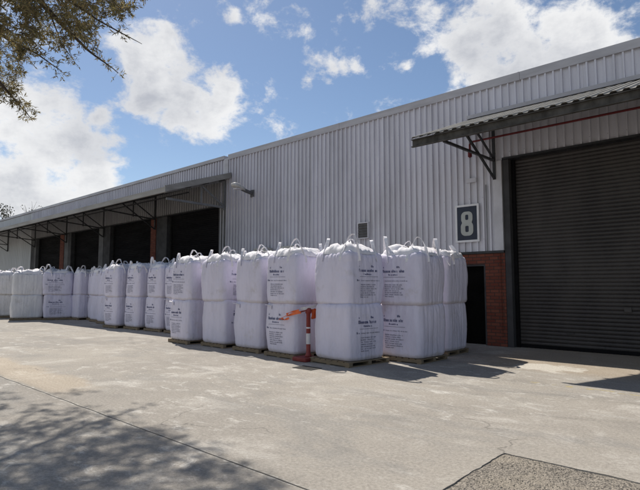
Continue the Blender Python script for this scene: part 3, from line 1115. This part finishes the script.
def bag_body(seed, a, upper):
    bm = bmesh.new()
    NU = 168
    vs_ = [0, 0.012, 0.03, 0.055, 0.09] + [0.09 + 0.79 * (i + 1) / 28 for i in range(28)] + [0.90, 0.92, 0.94, 0.96, 0.98, 1.0]
    rows = []
    for v in vs_:
        rows.append([bm.verts.new(bag_surf(2 * PI * k / NU, v, seed, a, upper)) for k in range(NU)])
    top = [q.co.copy() for q in rows[-1]]
    NC = 12
    for j in range(1, NC):
        t_ = j / NC
        row = []
        for k in range(NU):
            p_ = top[k]
            c, s = math.cos(2 * PI * k / NU), math.sin(2 * PI * k / NU)
            f = 1 - t_
            x, y = p_.x * f, p_.y * f
            ed = min(1.0, t_ * 6)
            rid = 1 - abs(noise.noise(Vector((c * 5.0 * (0.5 + f), s * 5.0 * (0.5 + f), t_ * 2.2 + seed * 5)))) * 2
            cr = noise.noise(Vector((x * 13, y * 13, seed * 7.7)))
            if upper:
                z = p_.z * f + (HB + 0.015) * t_ + ed * (0.052 * rid + 0.036 * cr) * (0.5 + 0.7 * f) + 0.055 * math.sin(PI * t_) * ed
            else:
                z = p_.z * f + (HB + 0.0) * t_ + ed * 0.012 * rid
            row.append(bm.verts.new((x, y, z)))
        rows.append(row)
    for i in range(len(rows) - 1):
        for k in range(NU):
            bm.faces.new((rows[i][k], rows[i][(k + 1) % NU], rows[i + 1][(k + 1) % NU], rows[i + 1][k]))
    cv = bm.verts.new((0, 0, HB + (0.05 if upper else 0.0)))
    for k in range(NU):
        bm.faces.new((rows[-1][k], rows[-1][(k + 1) % NU], cv))
    bm.faces.new([rows[0][k] for k in reversed(range(NU))])
    return bm


def loop_bm(seed, corner, a, style):
    """lifting loop sewn over a corner. style 'up' stands, 'lean' leans in, 'flop' hangs outside, 'tuck' lies flat"""
    rg = random.Random(seed * 17 + corner)
    th0 = PI / 4 + corner * PI / 2
    sp = 0.30 + 0.10 * rg.random()
    p0 = bag_surf(th0 - sp, 0.93, seed, a, True)
    p1 = bag_surf(th0 + sp, 0.93, seed, a, True)
    out = Vector((math.cos(th0), math.sin(th0), 0))
    side = Vector((-out.y, out.x, 0))
    q0 = bag_surf(th0 - sp, 0.86, seed, a, True) + out * 0.006
    q1 = bag_surf(th0 + sp, 0.86, seed, a, True) + out * 0.006
    hgt = {'pinch': -0.06, 'up': 0.30, 'lean': 0.27, 'flop': 0.13, 'tuck': 0.06}[style] * (0.8 + 0.5 * rg.random())
    inn = {'pinch': -0.05, 'up': 0.10, 'lean': 0.26, 'flop': -0.10, 'tuck': 0.24}[style] * (0.7 + 0.6 * rg.random())
    tw = (rg.random() - 0.5) * 0.14
    cx = bag_surf(th0, 1.0, seed, a, True)
    apex = Vector((cx.x, cx.y, HB)) - out * inn + side * tw + Vector((0, 0, hgt + 0.03))
    pts = [q0, p0 + out * 0.006]
    n = 12
    up = Vector((0, 0, 1))
    for i in range(1, n):
        f = i / n
        base = p0.lerp(p1, f)
        k = math.sin(PI * f) ** 0.62
        p_ = base + (apex - p0.lerp(p1, 0.5)) * k
        # narrow the loop towards its top
        cen = p0.lerp(p1, 0.5) + (apex - p0.lerp(p1, 0.5)) * k
        p_ = p_ + (cen - p_) * 0.25 * k
        if style == 'flop':
            ff = max(0, math.sin(PI * f) - 0.55) / 0.45
            p_ = p_ + out * 0.10 * ff - up * 0.34 * ff ** 1.4
        p_ = p_ + side * 0.012 * math.sin(f * 9 + seed)
        pts.append(p_)
    pts += [p1 + out * 0.006, q1]
    sd = []
    for i in range(len(pts)):
        f = i / (len(pts) - 1)
        # strap lies flat on the bag at both ends and twists in the arch
        sd.append((side * (1 - 1.6 * math.sin(PI * f)) + out * math.sin(PI * f) * 1.0 + Vector((0, 0, 0.05))).normalized())
    bm = bmesh.new()
    ribbon(bm, pts, 0.065, 0.009, sd)
    return bm


def spout_bm(seed):
    bm = bmesh.new()
    rg = random.Random(seed + 90)
    n = 64
    prof = [(0.50, -0.015), (0.485, 0.035), (0.44, 0.075), (0.37, 0.10), (0.29, 0.115), (0.21, 0.125), (0.13, 0.135), (0.08, 0.155), (0.11, 0.18), (0.14, 0.17)]
    lean = Vector((rg.uniform(-0.6, 0.6), rg.uniform(-0.6, 0.6), 0))
    rings = []
    for i, (r, z) in enumerate(prof):
        rr = []
        for k in range(n):
            a_ = 2 * PI * k / n
            ca, sa = math.cos(a_), math.sin(a_)
            q8 = (abs(ca) ** 4.5 + abs(sa) ** 4.5) ** (-1 / 4.5) if i < 4 else 1.0
            big = noise.noise(Vector((ca * 2.2, sa * 2.2, i * 0.22 + seed * 4)))
            nz = 1 - 2.2 * abs(noise.noise(Vector((ca * 5.5, sa * 5.5, i * 0.35 + seed * 4))))
            fz = noise.noise(Vector((ca * 13, sa * 13, i * 0.9 + seed)))
            amp = (0.0, 0.5, 1, 1.1, 1.1, 1, 0.8, 0.5, 0.5, 0.4)[i]
            rr_ = r * q8 * (1 + amp * (0.10 * nz + 0.06 * fz)) if i > 5 else r * q8 * (1 + amp * (0.03 * nz + 0.02 * fz))
            q = Vector((ca, sa, 0)) * rr_
            rr.append(bm.verts.new(q + Vector((0, 0, z + 0.012 * amp + amp * (0.048 * nz + 0.026 * fz + 0.085 * big))) + lean * max(0, z - 0.08) * 0.9))
        rings.append(rr)
    for i in range(len(rings) - 1):
        for k in range(n):
            bm.faces.new((rings[i][k], rings[i][(k + 1) % n], rings[i + 1][(k + 1) % n], rings[i + 1][k]))
    bm.faces.new(rings[-1])
    return bm


def on_face(face, x, v, seed, a, upper, off=0.006):
    """point of a bag side: face 0 looks to -Y, face 1 to +X; x runs to the right as read"""
    base = -PI / 2 + face * PI / 2
    dep = a
    th = base
    for _ in range(3):
        th = base + math.atan2(x, dep)
        p_ = bag_surf(th, v, seed, a, upper)
        nrm = Vector((math.cos(base), math.sin(base), 0))
        dep = max(0.2, p_.dot(nrm))
    return p_ + nrm * off


def print_bm(face, seed, a, upper, shift, which):
    """rows of small printed characters that follow the bag; which: 0 dark headings, 1 grey body text"""
    rg = random.Random(seed * 5 + 3)
    bm = bmesh.new()

    def stroke(x0, x1, v0, v1):
        n = max(1, int((x1 - x0) / 0.05))
        for i in range(n):
            xa = x0 + (x1 - x0) * i / n
            xb = x0 + (x1 - x0) * (i + 1) / n
            bm.faces.new([bm.verts.new(on_face(face, xx, vv, seed, a, upper)) for xx, vv in ((xa, v0), (xb, v0), (xb, v1), (xa, v1))])

    def glyph(x, v, w_, h_, sw, cap):
        k = rg.random()
        xh = h_ if cap else h_ * 0.68
        stroke(x, x + sw, v, v + (h_ if k < 0.25 else xh))
        if k < 0.8:
            stroke(x + w_ - sw, x + w_, v, v + xh)
        stroke(x + sw, x + w_ - sw, v + xh - sw, v + xh)
        if k > 0.3:
            stroke(x + sw, x + w_ - sw, v, v + sw)
        if k > 0.55:
            stroke(x + sw, x + w_ - sw, v + xh * 0.5 - sw * 0.5, v + xh * 0.5 + sw * 0.5)

    def line(x0, x1, v, h_, cw, sw):
        x = x0
        wl = rg.randint(4, 9)
        first = True
        while x + cw < x1:
            glyph(x, v, cw * 0.80, h_, sw, first)
            first = False
            x += cw
            wl -= 1
            if wl == 0:
                x += cw * 0.7
                wl = rg.randint(2, 8)
    s = shift
    if which == 0:
        line(-0.29 + s, -0.25 + s, 0.745, 0.030, 0.03, 0.009)
        line(0.05 + s, 0.17 + s, 0.745, 0.040, 0.040, 0.012)
        line(-0.30 + s, 0.24 + s, 0.655, 0.060, 0.040, 0.013)
        line(-0.16 + s, 0.10 + s, 0.595, 0.032, 0.03, 0.009)
        line(-0.36 + s, -0.26 + s, 0.475, 0.034, 0.03, 0.010)
    else:
        stroke(-0.28 + s, 0.25 + s, 0.557, 0.565)
        line(-0.24 + s, 0.31 + s, 0.475, 0.022, 0.020, 0.006)
        for r in range(7):
            ln = (0.44, 0.40, 0.46, 0.36, 0.42, 0.45, 0.24)[r]
            line(-0.25 + s, -0.25 + ln + s, 0.395 - r * 0.040, 0.024, 0.019, 0.0065)
    return bm


AB = 0.53
NV = 5
UP, LOW = [], []
styles = [('up', 'lean', 'up', 'lean'), ('lean', 'up', 'lean', 'up'), ('up', 'lean', 'lean', 'up'), ('lean', 'lean', 'up', 'flop'), ('lean', 'up', 'up', 'lean')]


def mesh_of(name, bm, m, smooth=True):
    me = bpy.data.meshes.new(name)
    bm.to_mesh(me)
    bm.free()
    me.materials.append(m)
    if smooth:
        for p_ in me.polygons:
            p_.use_smooth = True
    return me


for i in range(NV):
    sd = i * 1.37 + 0.6
    u = dict(seed=sd, body=mesh_of('bag_body', bag_body(sd, AB, True), M['bag']))
    u['loops'] = [mesh_of('lifting_loop', loop_bm(sd, c, AB, styles[i][c]), M['strap'], False) for c in range(4)]
    u['spout'] = mesh_of('filling_spout', spout_bm(i * 3 + 1), M['strap'])
    u['print'] = [[mesh_of('printed_text', print_bm(f, sd, AB, True, -0.06 if f == 0 else 0.03, wh), M['print' if wh == 0 else 'print_grey'], False) for wh in (0, 1)] for f in (0, 1)]
    UP.append(u)
    sd2 = sd + 11.3
    l = dict(seed=sd2, body=mesh_of('bag_body', bag_body(sd2, AB, False), M['bag']))
    l['print'] = [[mesh_of('printed_text', print_bm(f, sd2, AB, False, -0.06 if f == 0 else 0.03, wh), M['print' if wh == 0 else 'print_grey'], False) for wh in (0, 1)] for f in (0, 1)]
    l['loops'] = [mesh_of('lifting_loop', loop_bm(sd2, c, AB, 'pinch'), M['strap'], False) for c in range(4)]
    LOW.append(l)
# a plain, unprinted warmer bag for the far left stacks
PLAIN_UP = [mesh_of('bag_body', bag_body(30.1 + i, AB, True), M['bag_plain']) for i in range(2)]
PLAIN_LOW = [mesh_of('bag_body', bag_body(40.1 + i, AB, False), M['bag_plain']) for i in range(2)]


def part(name, me, parent):
    o = bpy.data.objects.new(name, me)
    COL.objects.link(o)
    o.parent = parent
    return o


PZ = 0.10


def pallet_meshes():
    w2 = 0.57
    out = []
    bm = bmesh.new()
    for i in range(7):
        x = -w2 + 0.03 + i * (2 * w2 - 0.16) / 6
        box(bm, x, x + 0.12, -w2, w2, 0.092, 0.112)
    out.append(('deck', mesh_of('deck', bm, M['wood'], False)))
    for y in (-w2 + 0.005, -0.045, w2 - 0.095):
        bm = bmesh.new()
        box(bm, -w2 + 0.01, w2 - 0.01, y, y + 0.09, 0.0205, 0.0915)
        out.append(('bearer', mesh_of('bearer', bm, M['wood'], False)))
    bm = bmesh.new()
    for x in (-w2 + 0.02, -0.05, w2 - 0.12):
        box(bm, x, x + 0.10, -w2 + 0.002, w2 - 0.002, 0.0, 0.02)
    out.append(('base_board', mesh_of('base_board', bm, M['wood'], False)))
    return out


PAL = pallet_meshes()
GB = 'white bulk bags stacked two high along the wall'
GP = 'wooden pallets under the bulk bags'


def stack(cx, cy, rz, vi, face, desc, scale=1.0, plain=False, sink=0.0, pal_rz=None, pal=None):
    """pallet, lower bag, upper bag. face None = no print in view, 0 = -Y side, 1 = +X side"""
    rg = random.Random(int(cx * 100) + vi)
    p = thing('pallet', 'wooden pallet beneath the ' + desc, 'pallet', (cx, cy, 0), rz + (rg.uniform(-0.04, 0.04) if pal_rz is None else pal_rz), GP)
    ps = scale * (pal if pal else 0.93)
    p.scale = (ps, ps, 0.85)
    for nm, me in PAL:
        part(nm, me, p)
    lo = thing('bulk_bag', 'lower white bulk bag of the ' + desc, 'bulk bag', (cx, cy, PZ), rz + rg.uniform(-0.03, 0.03), GB)
    up = thing('bulk_bag', 'upper white bulk bag of the ' + desc, 'bulk bag', (cx + rg.uniform(-0.045, 0.045), cy + rg.uniform(-0.045, 0.045), PZ + 1.062 - sink), rz + rg.uniform(-0.05, 0.05), GB)
    up.rotation_euler.x = rg.uniform(-0.022, 0.022)
    up.rotation_euler.y = rg.uniform(-0.022, 0.022)
    for o in (lo, up):
        o.scale = (scale * rg.uniform(0.975, 1.015), scale * rg.uniform(0.975, 1.015), 1.075)
    up.scale.z = 1.02 + rg.uniform(-0.02, 0.03)
    U, L = UP[vi % NV], LOW[(vi + 2) % NV]
    part('bag_body', PLAIN_LOW[vi % 2] if plain else L['body'], lo)
    part('bag_body', PLAIN_UP[vi % 2] if plain else U['body'], up)
    for c in range(4):
        part('lifting_loop', U['loops'][c], up)
    for c in (0, 2):
        if not plain and vi in (2, 4):
            part('lifting_loop', L['loops'][c], lo)
    part('filling_spout', U['spout'], up).location = (0, 0, HB + 0.02)
    if face is not None:
        for wh in (0, 1):
            part('printed_text', U['print'][face][wh], up)
            part('printed_text', L['print'][face][wh], lo)
    return lo, up


S = stack
S(-6.13, 10.80, 0.03, 3, None, 'back stack beside the dark doorway')
S(-5.93, 9.40, -0.03, 0, 0, 'printed stack right of the nearest stack')
S(-6.69, 8.20, -0.09, 1, 1, 'nearest stack, printed on its right side', pal=1.03)
S(-8.20, 8.20, -0.05, 2, 0, 'printed stack wrapped by orange tape')
S(-9.50, 8.33, -0.02, 4, 1, 'plain stack just left of the taped stack')
S(-10.92, 8.40, -0.04, 1, 1, 'plain stack between a plain and a printed one')
S(-12.32, 8.28, -0.02, 4, 0, 'printed stack at the left end of the front row')
S(-15.02, 9.75, 0.02, 2, 0, 'second row stack half hidden by the front row')
S(-16.36, 9.76, 0.0, 0, 0, 'second row stack nearest the front row')
S(-17.70, 9.68, -0.02, 3, 0, 'second row stack, middle of three')
S(-19.00, 9.50, 0.03, 2, 0, 'second row stack with a tall standing loop')
S(-21.3, 10.25, 0.03, 1, 1, 'far printed stack just left of the second row')
S(-22.8, 10.6, -0.02, 3, None, 'far blank stack left of the far printed one')
S(-23.95, 10.98, 0.0, 4, None, 'shaded stack two left of the far printed one')
S(-25.1, 10.62, 0.0, 1, None, 'shaded stack beside the wide printed stack')


def at_base(px, py, back):
    q = at_z(px, py, 0.0)
    d = Vector((q.x, q.y, 0)).normalized()
    return q.x + d.x * back, q.y + d.y * back


x, y = at_base(58, 320.0, 0.66)
S(x, y, R(68), 0, 0, 'wide printed stack near the far left', 1.2)
x, y = at_base(27, 320.2, 0.66)
S(x, y, R(66), 1, None, 'wide blank stack at the far left', 1.28, True)
x, y = at_base(2, 318.0, 0.66)
S(x, y, R(70), 0, None, 'blank stack cut by the left picture edge', 1.25, True)
x, y = at_base(16, 315.5, 0.66)
S(x, y, R(72), 1, None, 'blank stack behind the two far left stacks', 1.2, True)

# ------------------------------------------------------------------ barrier post and orange tape
bx, by = -7.42, 7.76
bl = thing('barrier_post', 'red and white plastic barrier post on a square base', 'bollard', (bx, by, 0))
obj('base', boxbm(-0.24, 0.15, -0.24, 0.16, 0, 0.085, bev=0.02), M['bollard_red'], bl)
bm = bmesh.new()
lathe(bm, [(0.075, 0.076), (0.062, 0.12), (0.046, 0.16), (0.044, 0.96), (0.050, 0.965), (0.050, 1.03), (0.03, 1.055)], 18)
obj('post', bm, M['bollard_red'], bl, smooth=True)
for z0, z1 in ((0.34, 0.56), (0.66, 0.69)):
    bm = bmesh.new()
    lathe(bm, [(0.0465, z0), (0.0485, z0 + 0.005), (0.0485, z1 - 0.005), (0.0465, z1)], 18)
    obj('reflective_band', bm, M['bollard_white'], bl)
bm = bmesh.new()
lathe(bm, [(0.04, 0.97), (0.065, 0.975), (0.065, 1.06), (0.045, 1.085)], 14)
obj('head', bm, M['bollard_red'], bl, smooth=True)

tp = thing('barrier_tape', 'orange barrier tape strung from the post across the printed stack', 'tape', (bx, by, 0))


def loc(px, py, y):
    d = ray(px, py)
    q = Vector((0, 0, EYE)) + d * (y / d.y)
    return Vector((q.x - bx, q.y - by, q.z))


def twisted(pts, wdt, twist, seed):
    bm = bmesh.new()
    P, SD = [], []
    pts = [Vector(q) for q in pts]
    n = 10
    for i in range(len(pts) - 1):
        for j in range(n):
            f = j / n
            q = pts[i].lerp(pts[i + 1], f)
            q.z += 0.012 * noise.noise(Vector((i + f, seed, 0)))
            P.append(q)
    P.append(pts[-1])
    for i in range(len(P)):
        a_ = twist * i / len(P) + 0.5 * noise.noise(Vector((i * 0.2, seed, 4)))
        SD.append(Vector((0.15 * math.sin(a_), -math.sin(a_), math.cos(a_) + 0.01)))
    ribbon(bm, P, wdt, 0.004, SD)
    return bm


yb = by
a_left = loc(279, 319.5, 7.58)
mid1 = loc(290, 315, 7.58)
mid2 = loc(299, 312, 7.62)
head = Vector((0.0, -0.07, 1.03))
q1 = loc(301, 312.2, 7.60)
obj('strip', twisted([q1, mid1 + Vector((0.03, 0, 0.01)), loc(285.5, 316.2, 7.56), a_left], 0.055, 2.4, 1), M['orange'], tp)
obj('strip', twisted([q1 + Vector((-0.03, -0.03, 0.035)), mid1 + Vector((0.02, -0.03, 0.05)), loc(286.5, 314.6, 7.55)], 0.050, 3.6, 5), M['orange'], tp)
obj('strip', twisted([loc(289, 318.2, 7.56), loc(284, 320, 7.55), loc(281.5, 318.4, 7.54)], 0.045, 3.0, 9), M['orange'], tp)
o = obj('strip', twisted([head + Vector((0, -0.01, 0)), mid2 + Vector((0.02, 0, 0)), q1], 0.030, 1.2, 7), M['bollard_red'], tp)
# white plastic length towards the nearest stack
w_end = loc(321, 304.5, 8.0)
o = obj('strip', twisted([mid2 + Vector((0, 0.05, 0.06)), head + Vector((0, -0.02, 0.05)), w_end], 0.06, 0.5, 3), M['bollard_white'], tp)
o['label'] = 'white strip of the tape'
# hanging orange flap
bm = bmesh.new()
c0 = loc(310.8, 309.5, 7.78)
c1 = loc(319.5, 308, 7.95)
n, mrow = 8, 6
gv = [[bm.verts.new(c0.lerp(c1, i / n) + Vector((0, 0.03 * math.sin(i * 1.3 + j * 0.5), -0.20 * j / mrow + 0.01 * math.sin(i * 2.0)))) for j in range(mrow + 1)] for i in range(n + 1)]
for i in range(n):
    for j in range(mrow):
        bm.faces.new((gv[i][j], gv[i + 1][j], gv[i + 1][j + 1], gv[i][j + 1]))
bmesh.ops.solidify(bm, geom=bm.faces[:], thickness=0.004)
obj('flap', bm, M['orange'], tp, smooth=True)

# ------------------------------------------------------------------ overhanging tree
rng = random.Random(21)
TB = Vector((-12.2, -0.2, 0))
tree = thing('broadleaf_tree', 'tree with narrow brownish olive leaves overhanging the top left corner', 'tree', TB)


def PZt(px, py, z):
    return at_z(px, py, z) - TB


SUNH = Vector((0.74, -0.272))
limbs = []
fork = Vector((0.25, 0.15, 3.6))
bm = bmesh.new()
trunk_pts = [Vector((0, 0, -0.05)), Vector((0.03, 0.02, 0.6)), Vector((0.02, 0.08, 1.6)), Vector((0.12, 0.1, 2.7)), fork]
tube(bm, trunk_pts, 0.24, 0.15, 14)


def limb(pts, r0, r1, n=8):
    pts = [Vector(q) for q in pts]
    out = []
    for i in range(len(pts) - 1):
        for j in range(5):
            f = j / 5
            q = pts[i].lerp(pts[i + 1], f)
            L_ = (pts[i + 1] - pts[i]).length
            q += Vector((noise.noise(q * 1.3), noise.noise(q * 1.3 + Vector((5, 1, 2))), noise.noise(q * 1.3 + Vector((1, 7, 3))))) * 0.035 * min(2, L_)
            out.append(q)
    out.append(pts[-1])
    tube(bm, out, r0, r1, n)
    limbs.append(out)
    return out


# branches that show in the picture (each at its own height), rooted in limbs above the frame
L1 = [fork, Vector((1.2, 0.9, 6.2)), PZt(30, -12, 7.1), PZt(44, 5, 6.9), PZt(64, 27, 6.7), PZt(88, 50, 6.5), PZt(118, 73, 6.3)]
limb(L1, 0.10, 0.008)
L2 = [L1[2], PZt(62, -12, 6.9), PZt(77, 5, 6.7), PZt(98, 20, 6.5), PZt(122, 33, 6.3), PZt(142, 44, 6.2)]
limb(L2, 0.035, 0.005)
L3 = [fork + Vector((0, 0, -0.2)), Vector((0.6, 1.2, 5.0)), PZt(-14, 60, 5.6), PZt(0, 82, 5.3), PZt(16, 102, 5.1), PZt(32, 119, 4.95)]
limb(L3, 0.06, 0.005)
L4 = [Vector((0.9, 0.7, 5.4)), PZt(-8, 28, 6.5), PZt(10, 40, 6.3), PZt(37, 54, 6.1), PZt(62, 71, 5.9)]
limb(L4, 0.05, 0.005)
L5 = [PZt(50, 14, 6.8), PZt(61, 44, 6.5), PZt(76, 64, 6.4)]
limb(L5, 0.016, 0.004)
L6 = [PZt(0, 82, 5.3), PZt(6, 96, 5.2), PZt(18, 100, 5.1)]
limb(L6, 0.010, 0.004)
L7 = [L1[2], PZt(80, -25, 7.4), PZt(120, -8, 7.3), PZt(128, 8, 7.2)]
limb(L7, 0.03, 0.005)
def inframe(P_):
    v_ = P_ + TB - Vector((0, 0, EYE))
    z = v_.dot(FWD)
    if z < 0.2:
        return None
    return 320 + 510 * v_.dot(RGT) / z, 245 - 510 * v_.dot(UPV) / z


# limbs out of the frame that carry the shadow-casting crown
tips = []
for g_, z in (((-3.4, 3.0), 8.0), ((-4.2, 2.2), 8.4), ((-5.2, 3.0), 7.6), ((-5.0, 1.2), 8.6), ((-6.6, 2.7), 7.4), ((-6.8, 1.2), 8.2), ((-8.2, 2.4), 6.8), ((-8.4, 0.8), 7.6), ((-3.0, 0.6), 9.0), ((-9.6, 0.2), 6.4), ((-4.6, -0.6), 8.4), ((-6.6, -0.8), 7.6)):
    q = Vector((g_[0] - SUNH.x * z, g_[1] - SUNH.y * z, z)) - TB
    u_ = inframe(q)
    if u_ and u_[0] > -30 and u_[1] > -30:
        continue
    mid = fork.lerp(q, 0.5) + Vector((0, 0, 0.7))
    limb([fork, mid, q], 0.07, 0.010)
    tips.append(q)


def allowed(P_):
    q = inframe(P_)
    if q is None:
        return True
    x, y = q
    if x < -6 or y < -4:
        return True
    if x > 640:
        return True
    # outline of the leafy part in view
    nz = 9 * noise.noise(Vector((x * 0.055, y * 0.055, 2.0)))
    lim = 58 - 0.22 * x
    if x > 92:
        lim = 42 - (x - 92) * 0.9
    if x < 30:
        lim = 96 - max(0, x - 10) * 1.6
    gap = noise.noise(Vector((x * 0.045, y * 0.045, 9.0)))
    return y < lim + nz and gap > -0.32


clumps = []
k = 0
while len(clumps) < 1500 and k < 200000:                    # by the ground they shade
    k += 1
    z = rng.uniform(5.2, 9.0)
    g_ = (rng.uniform(-10.5, -2.7), rng.uniform(-0.6, 3.45))
    if noise.noise(Vector((g_[0] * 0.75, g_[1] * 1.1, 4.2))) < -0.34:
        continue
    edge = 3.35 - 0.35 * max(0, g_[0] + 5.0) + 0.5 * noise.noise(Vector((g_[0] * 0.9, 0, 1)))
    if g_[1] > edge:
        continue
    P_ = Vector((g_[0] - SUNH.x * z, g_[1] - SUNH.y * z, z)) - TB
    if (P_ - Vector((1.5, 1.5, 7))).length > 6.5 or not allowed(P_):
        continue
    q = inframe(P_)
    if q and -4 <= q[0] <= 640 and q[1] >= -4 and rng.random() < 0.80:
        continue
    clumps.append(P_)
    if g_[0] > -5.4:
        clumps.append(P_ + Vector((rng.uniform(-.3, .3), rng.uniform(-.3, .3), rng.uniform(0, .3))))
k = 0
nv = 0
while nv < 165 and k < 20000:                              # by the corner of the picture they fill
    k += 1
    px, py = rng.uniform(-10, 132), rng.uniform(-8, 100)
    z = rng.uniform(5.0, 7.6)
    P_ = PZt(px, py, z)
    if not allowed(P_):
        continue
    if px > 95 and rng.random() < 0.5:
        continue
    clumps.append(P_)
    nv += 1
# leafy ends on the visible branches
for Lm in (L1, L2, L3, L4, L5, L6, L7):
    pts_ = [Vector(q) for q in Lm[-3:]]
    for i in range(len(pts_) - 1):
        for f in (0.25, 0.6, 1.0):
            if Lm is L2 and rng.random() < 0.45:
                continue
            clumps.append(pts_[i].lerp(pts_[i + 1], f) + Vector((rng.uniform(-.08, .08), rng.uniform(-.08, .08), rng.uniform(-.06, .06))))

allp = [q for Lm in limbs for q in Lm[4:]]
lv = bmesh.new()


def leaf(c, d, ln, wd):
    d = d.normalized()
    s = d.cross(Vector((rng.uniform(-1, 1), rng.uniform(-1, 1), rng.uniform(-1, 1)))).normalized() * wd / 2
    nn = s.cross(d).normalized() * wd * 0.18
    b0 = lv.verts.new(c)
    m1 = lv.verts.new(c + d * ln * 0.45 + s + nn)
    m2 = lv.verts.new(c + d * ln * 0.45 - s + nn)
    tp_ = lv.verts.new(c + d * ln - nn)
    mm = lv.verts.new(c + d * ln * 0.5 - nn)
    lv.faces.new((b0, m1, mm))
    lv.faces.new((b0, mm, m2))
    lv.faces.new((m1, tp_, mm))
    lv.faces.new((mm, tp_, m2))


tw = 0
for P_ in clumps:
    # twig from the nearest limb point
    near = min(allp, key=lambda q: (q - P_).length_squared)
    dist = (near - P_).length
    if dist > 0.15:
        mid = near.lerp(P_, 0.5) + Vector((rng.uniform(-.1, .1), rng.uniform(-.1, .1), 0.05 + 0.06 * dist))
        q1 = near.lerp(mid, 0.5) + Vector((rng.uniform(-.04, .04), rng.uniform(-.04, .04), 0.02))
        tube(bm, [near, q1, mid, P_], 0.004 + 0.004 * min(dist, 2), 0.0025, 4, cap=False)
        allp.append(mid)
        allp.append(P_)
    R_ = rng.uniform(0.12, 0.26)
    for t_ in range(rng.randint(4, 6)):
        dr_ = Vector((rng.uniform(-1, 1), rng.uniform(-1, 1), rng.uniform(-0.7, 0.7))).normalized()
        e_ = P_ + dr_ * R_ * rng.uniform(0.6, 1.3)
        tube(bm, [P_, P_.lerp(e_, 0.55) + Vector((0, 0, 0.012)), e_], 0.0025, 0.0014, 3, cap=False)
        for j in range(rng.randint(7, 11)):
            f = rng.uniform(0.25, 1.0)
            c = P_.lerp(e_, f)
            dd = (dr_ * 0.75 + Vector((rng.uniform(-1, 1), rng.uniform(-1, 1), rng.uniform(-1.0, 0.7)))).normalized()
            leaf(c, dd, rng.uniform(0.06, 0.115), rng.uniform(0.014, 0.024))
obj('trunk', bm, M['bark'], tree, smooth=True)
obj('crown', lv, M['leaf'], tree)

# ------------------------------------------------------------------ far trees behind the roof
def far_tree(base, h, seed, label, bare):
    rg = random.Random(seed)
    t_ = thing('bare_tree' if bare else 'dense_tree', label, 'tree', base)
    bmt = bmesh.new()
    lf = bmesh.new()

    def grow(p, d, ln, r, lev):
        q = p + d * ln
        m_ = p.lerp(q, 0.5) + Vector((rg.uniform(-1, 1), rg.uniform(-1, 1), 0)) * ln * 0.06
        tube(bmt, [p, m_, q], r, r * 0.55, 6 if lev < 2 else 3, cap=False)
        if lev == 4:
            if not bare or rg.random() < 0.25:
                for _ in range(14 if not bare else 4):
                    c = q + Vector((rg.uniform(-1, 1), rg.uniform(-1, 1), rg.uniform(-1, 1))) * (0.55 if not bare else 0.3)
                    a1 = Vector((rg.uniform(-1, 1), rg.uniform(-1, 1), rg.uniform(-1, 1))).normalized() * 0.16
                    a2 = a1.orthogonal().normalized() * 0.09
                    lf.faces.new([lf.verts.new(c + v_) for v_ in (-a1, a2, a1, -a2)])
            return
        for _ in range(3 if lev < 3 else 3):
            nd = (d + Vector((rg.uniform(-1, 1), rg.uniform(-1, 1), rg.uniform(-0.3, 0.7))) * 0.75).normalized()
            grow(q, nd, ln * rg.uniform(0.6, 0.85), r * 0.6, lev + 1)
    grow(Vector((0, 0, 0)), Vector((0, 0, 1)), h * 0.34, 0.22, 0)
    obj('trunk', bmt, M['bark'], t_)
    if lf.faces:
        obj('crown', lf, M['far_leaf'], t_)


def far_base(px, dist):
    d = ray(px, 288)
    d.z = 0
    d.normalize()
    return (d.x * dist, d.y * dist, 0)


far_tree(far_base(37, 105), 17.5, 3, 'bare twiggy tree top showing above the far roof edge', True)
far_tree(far_base(-2, 98), 12.3, 9, 'dark green tree top at the far end of the roof', False)
far_tree(far_base(-25, 100), 17, 12, 'dark green tree left of the far roof end', False)
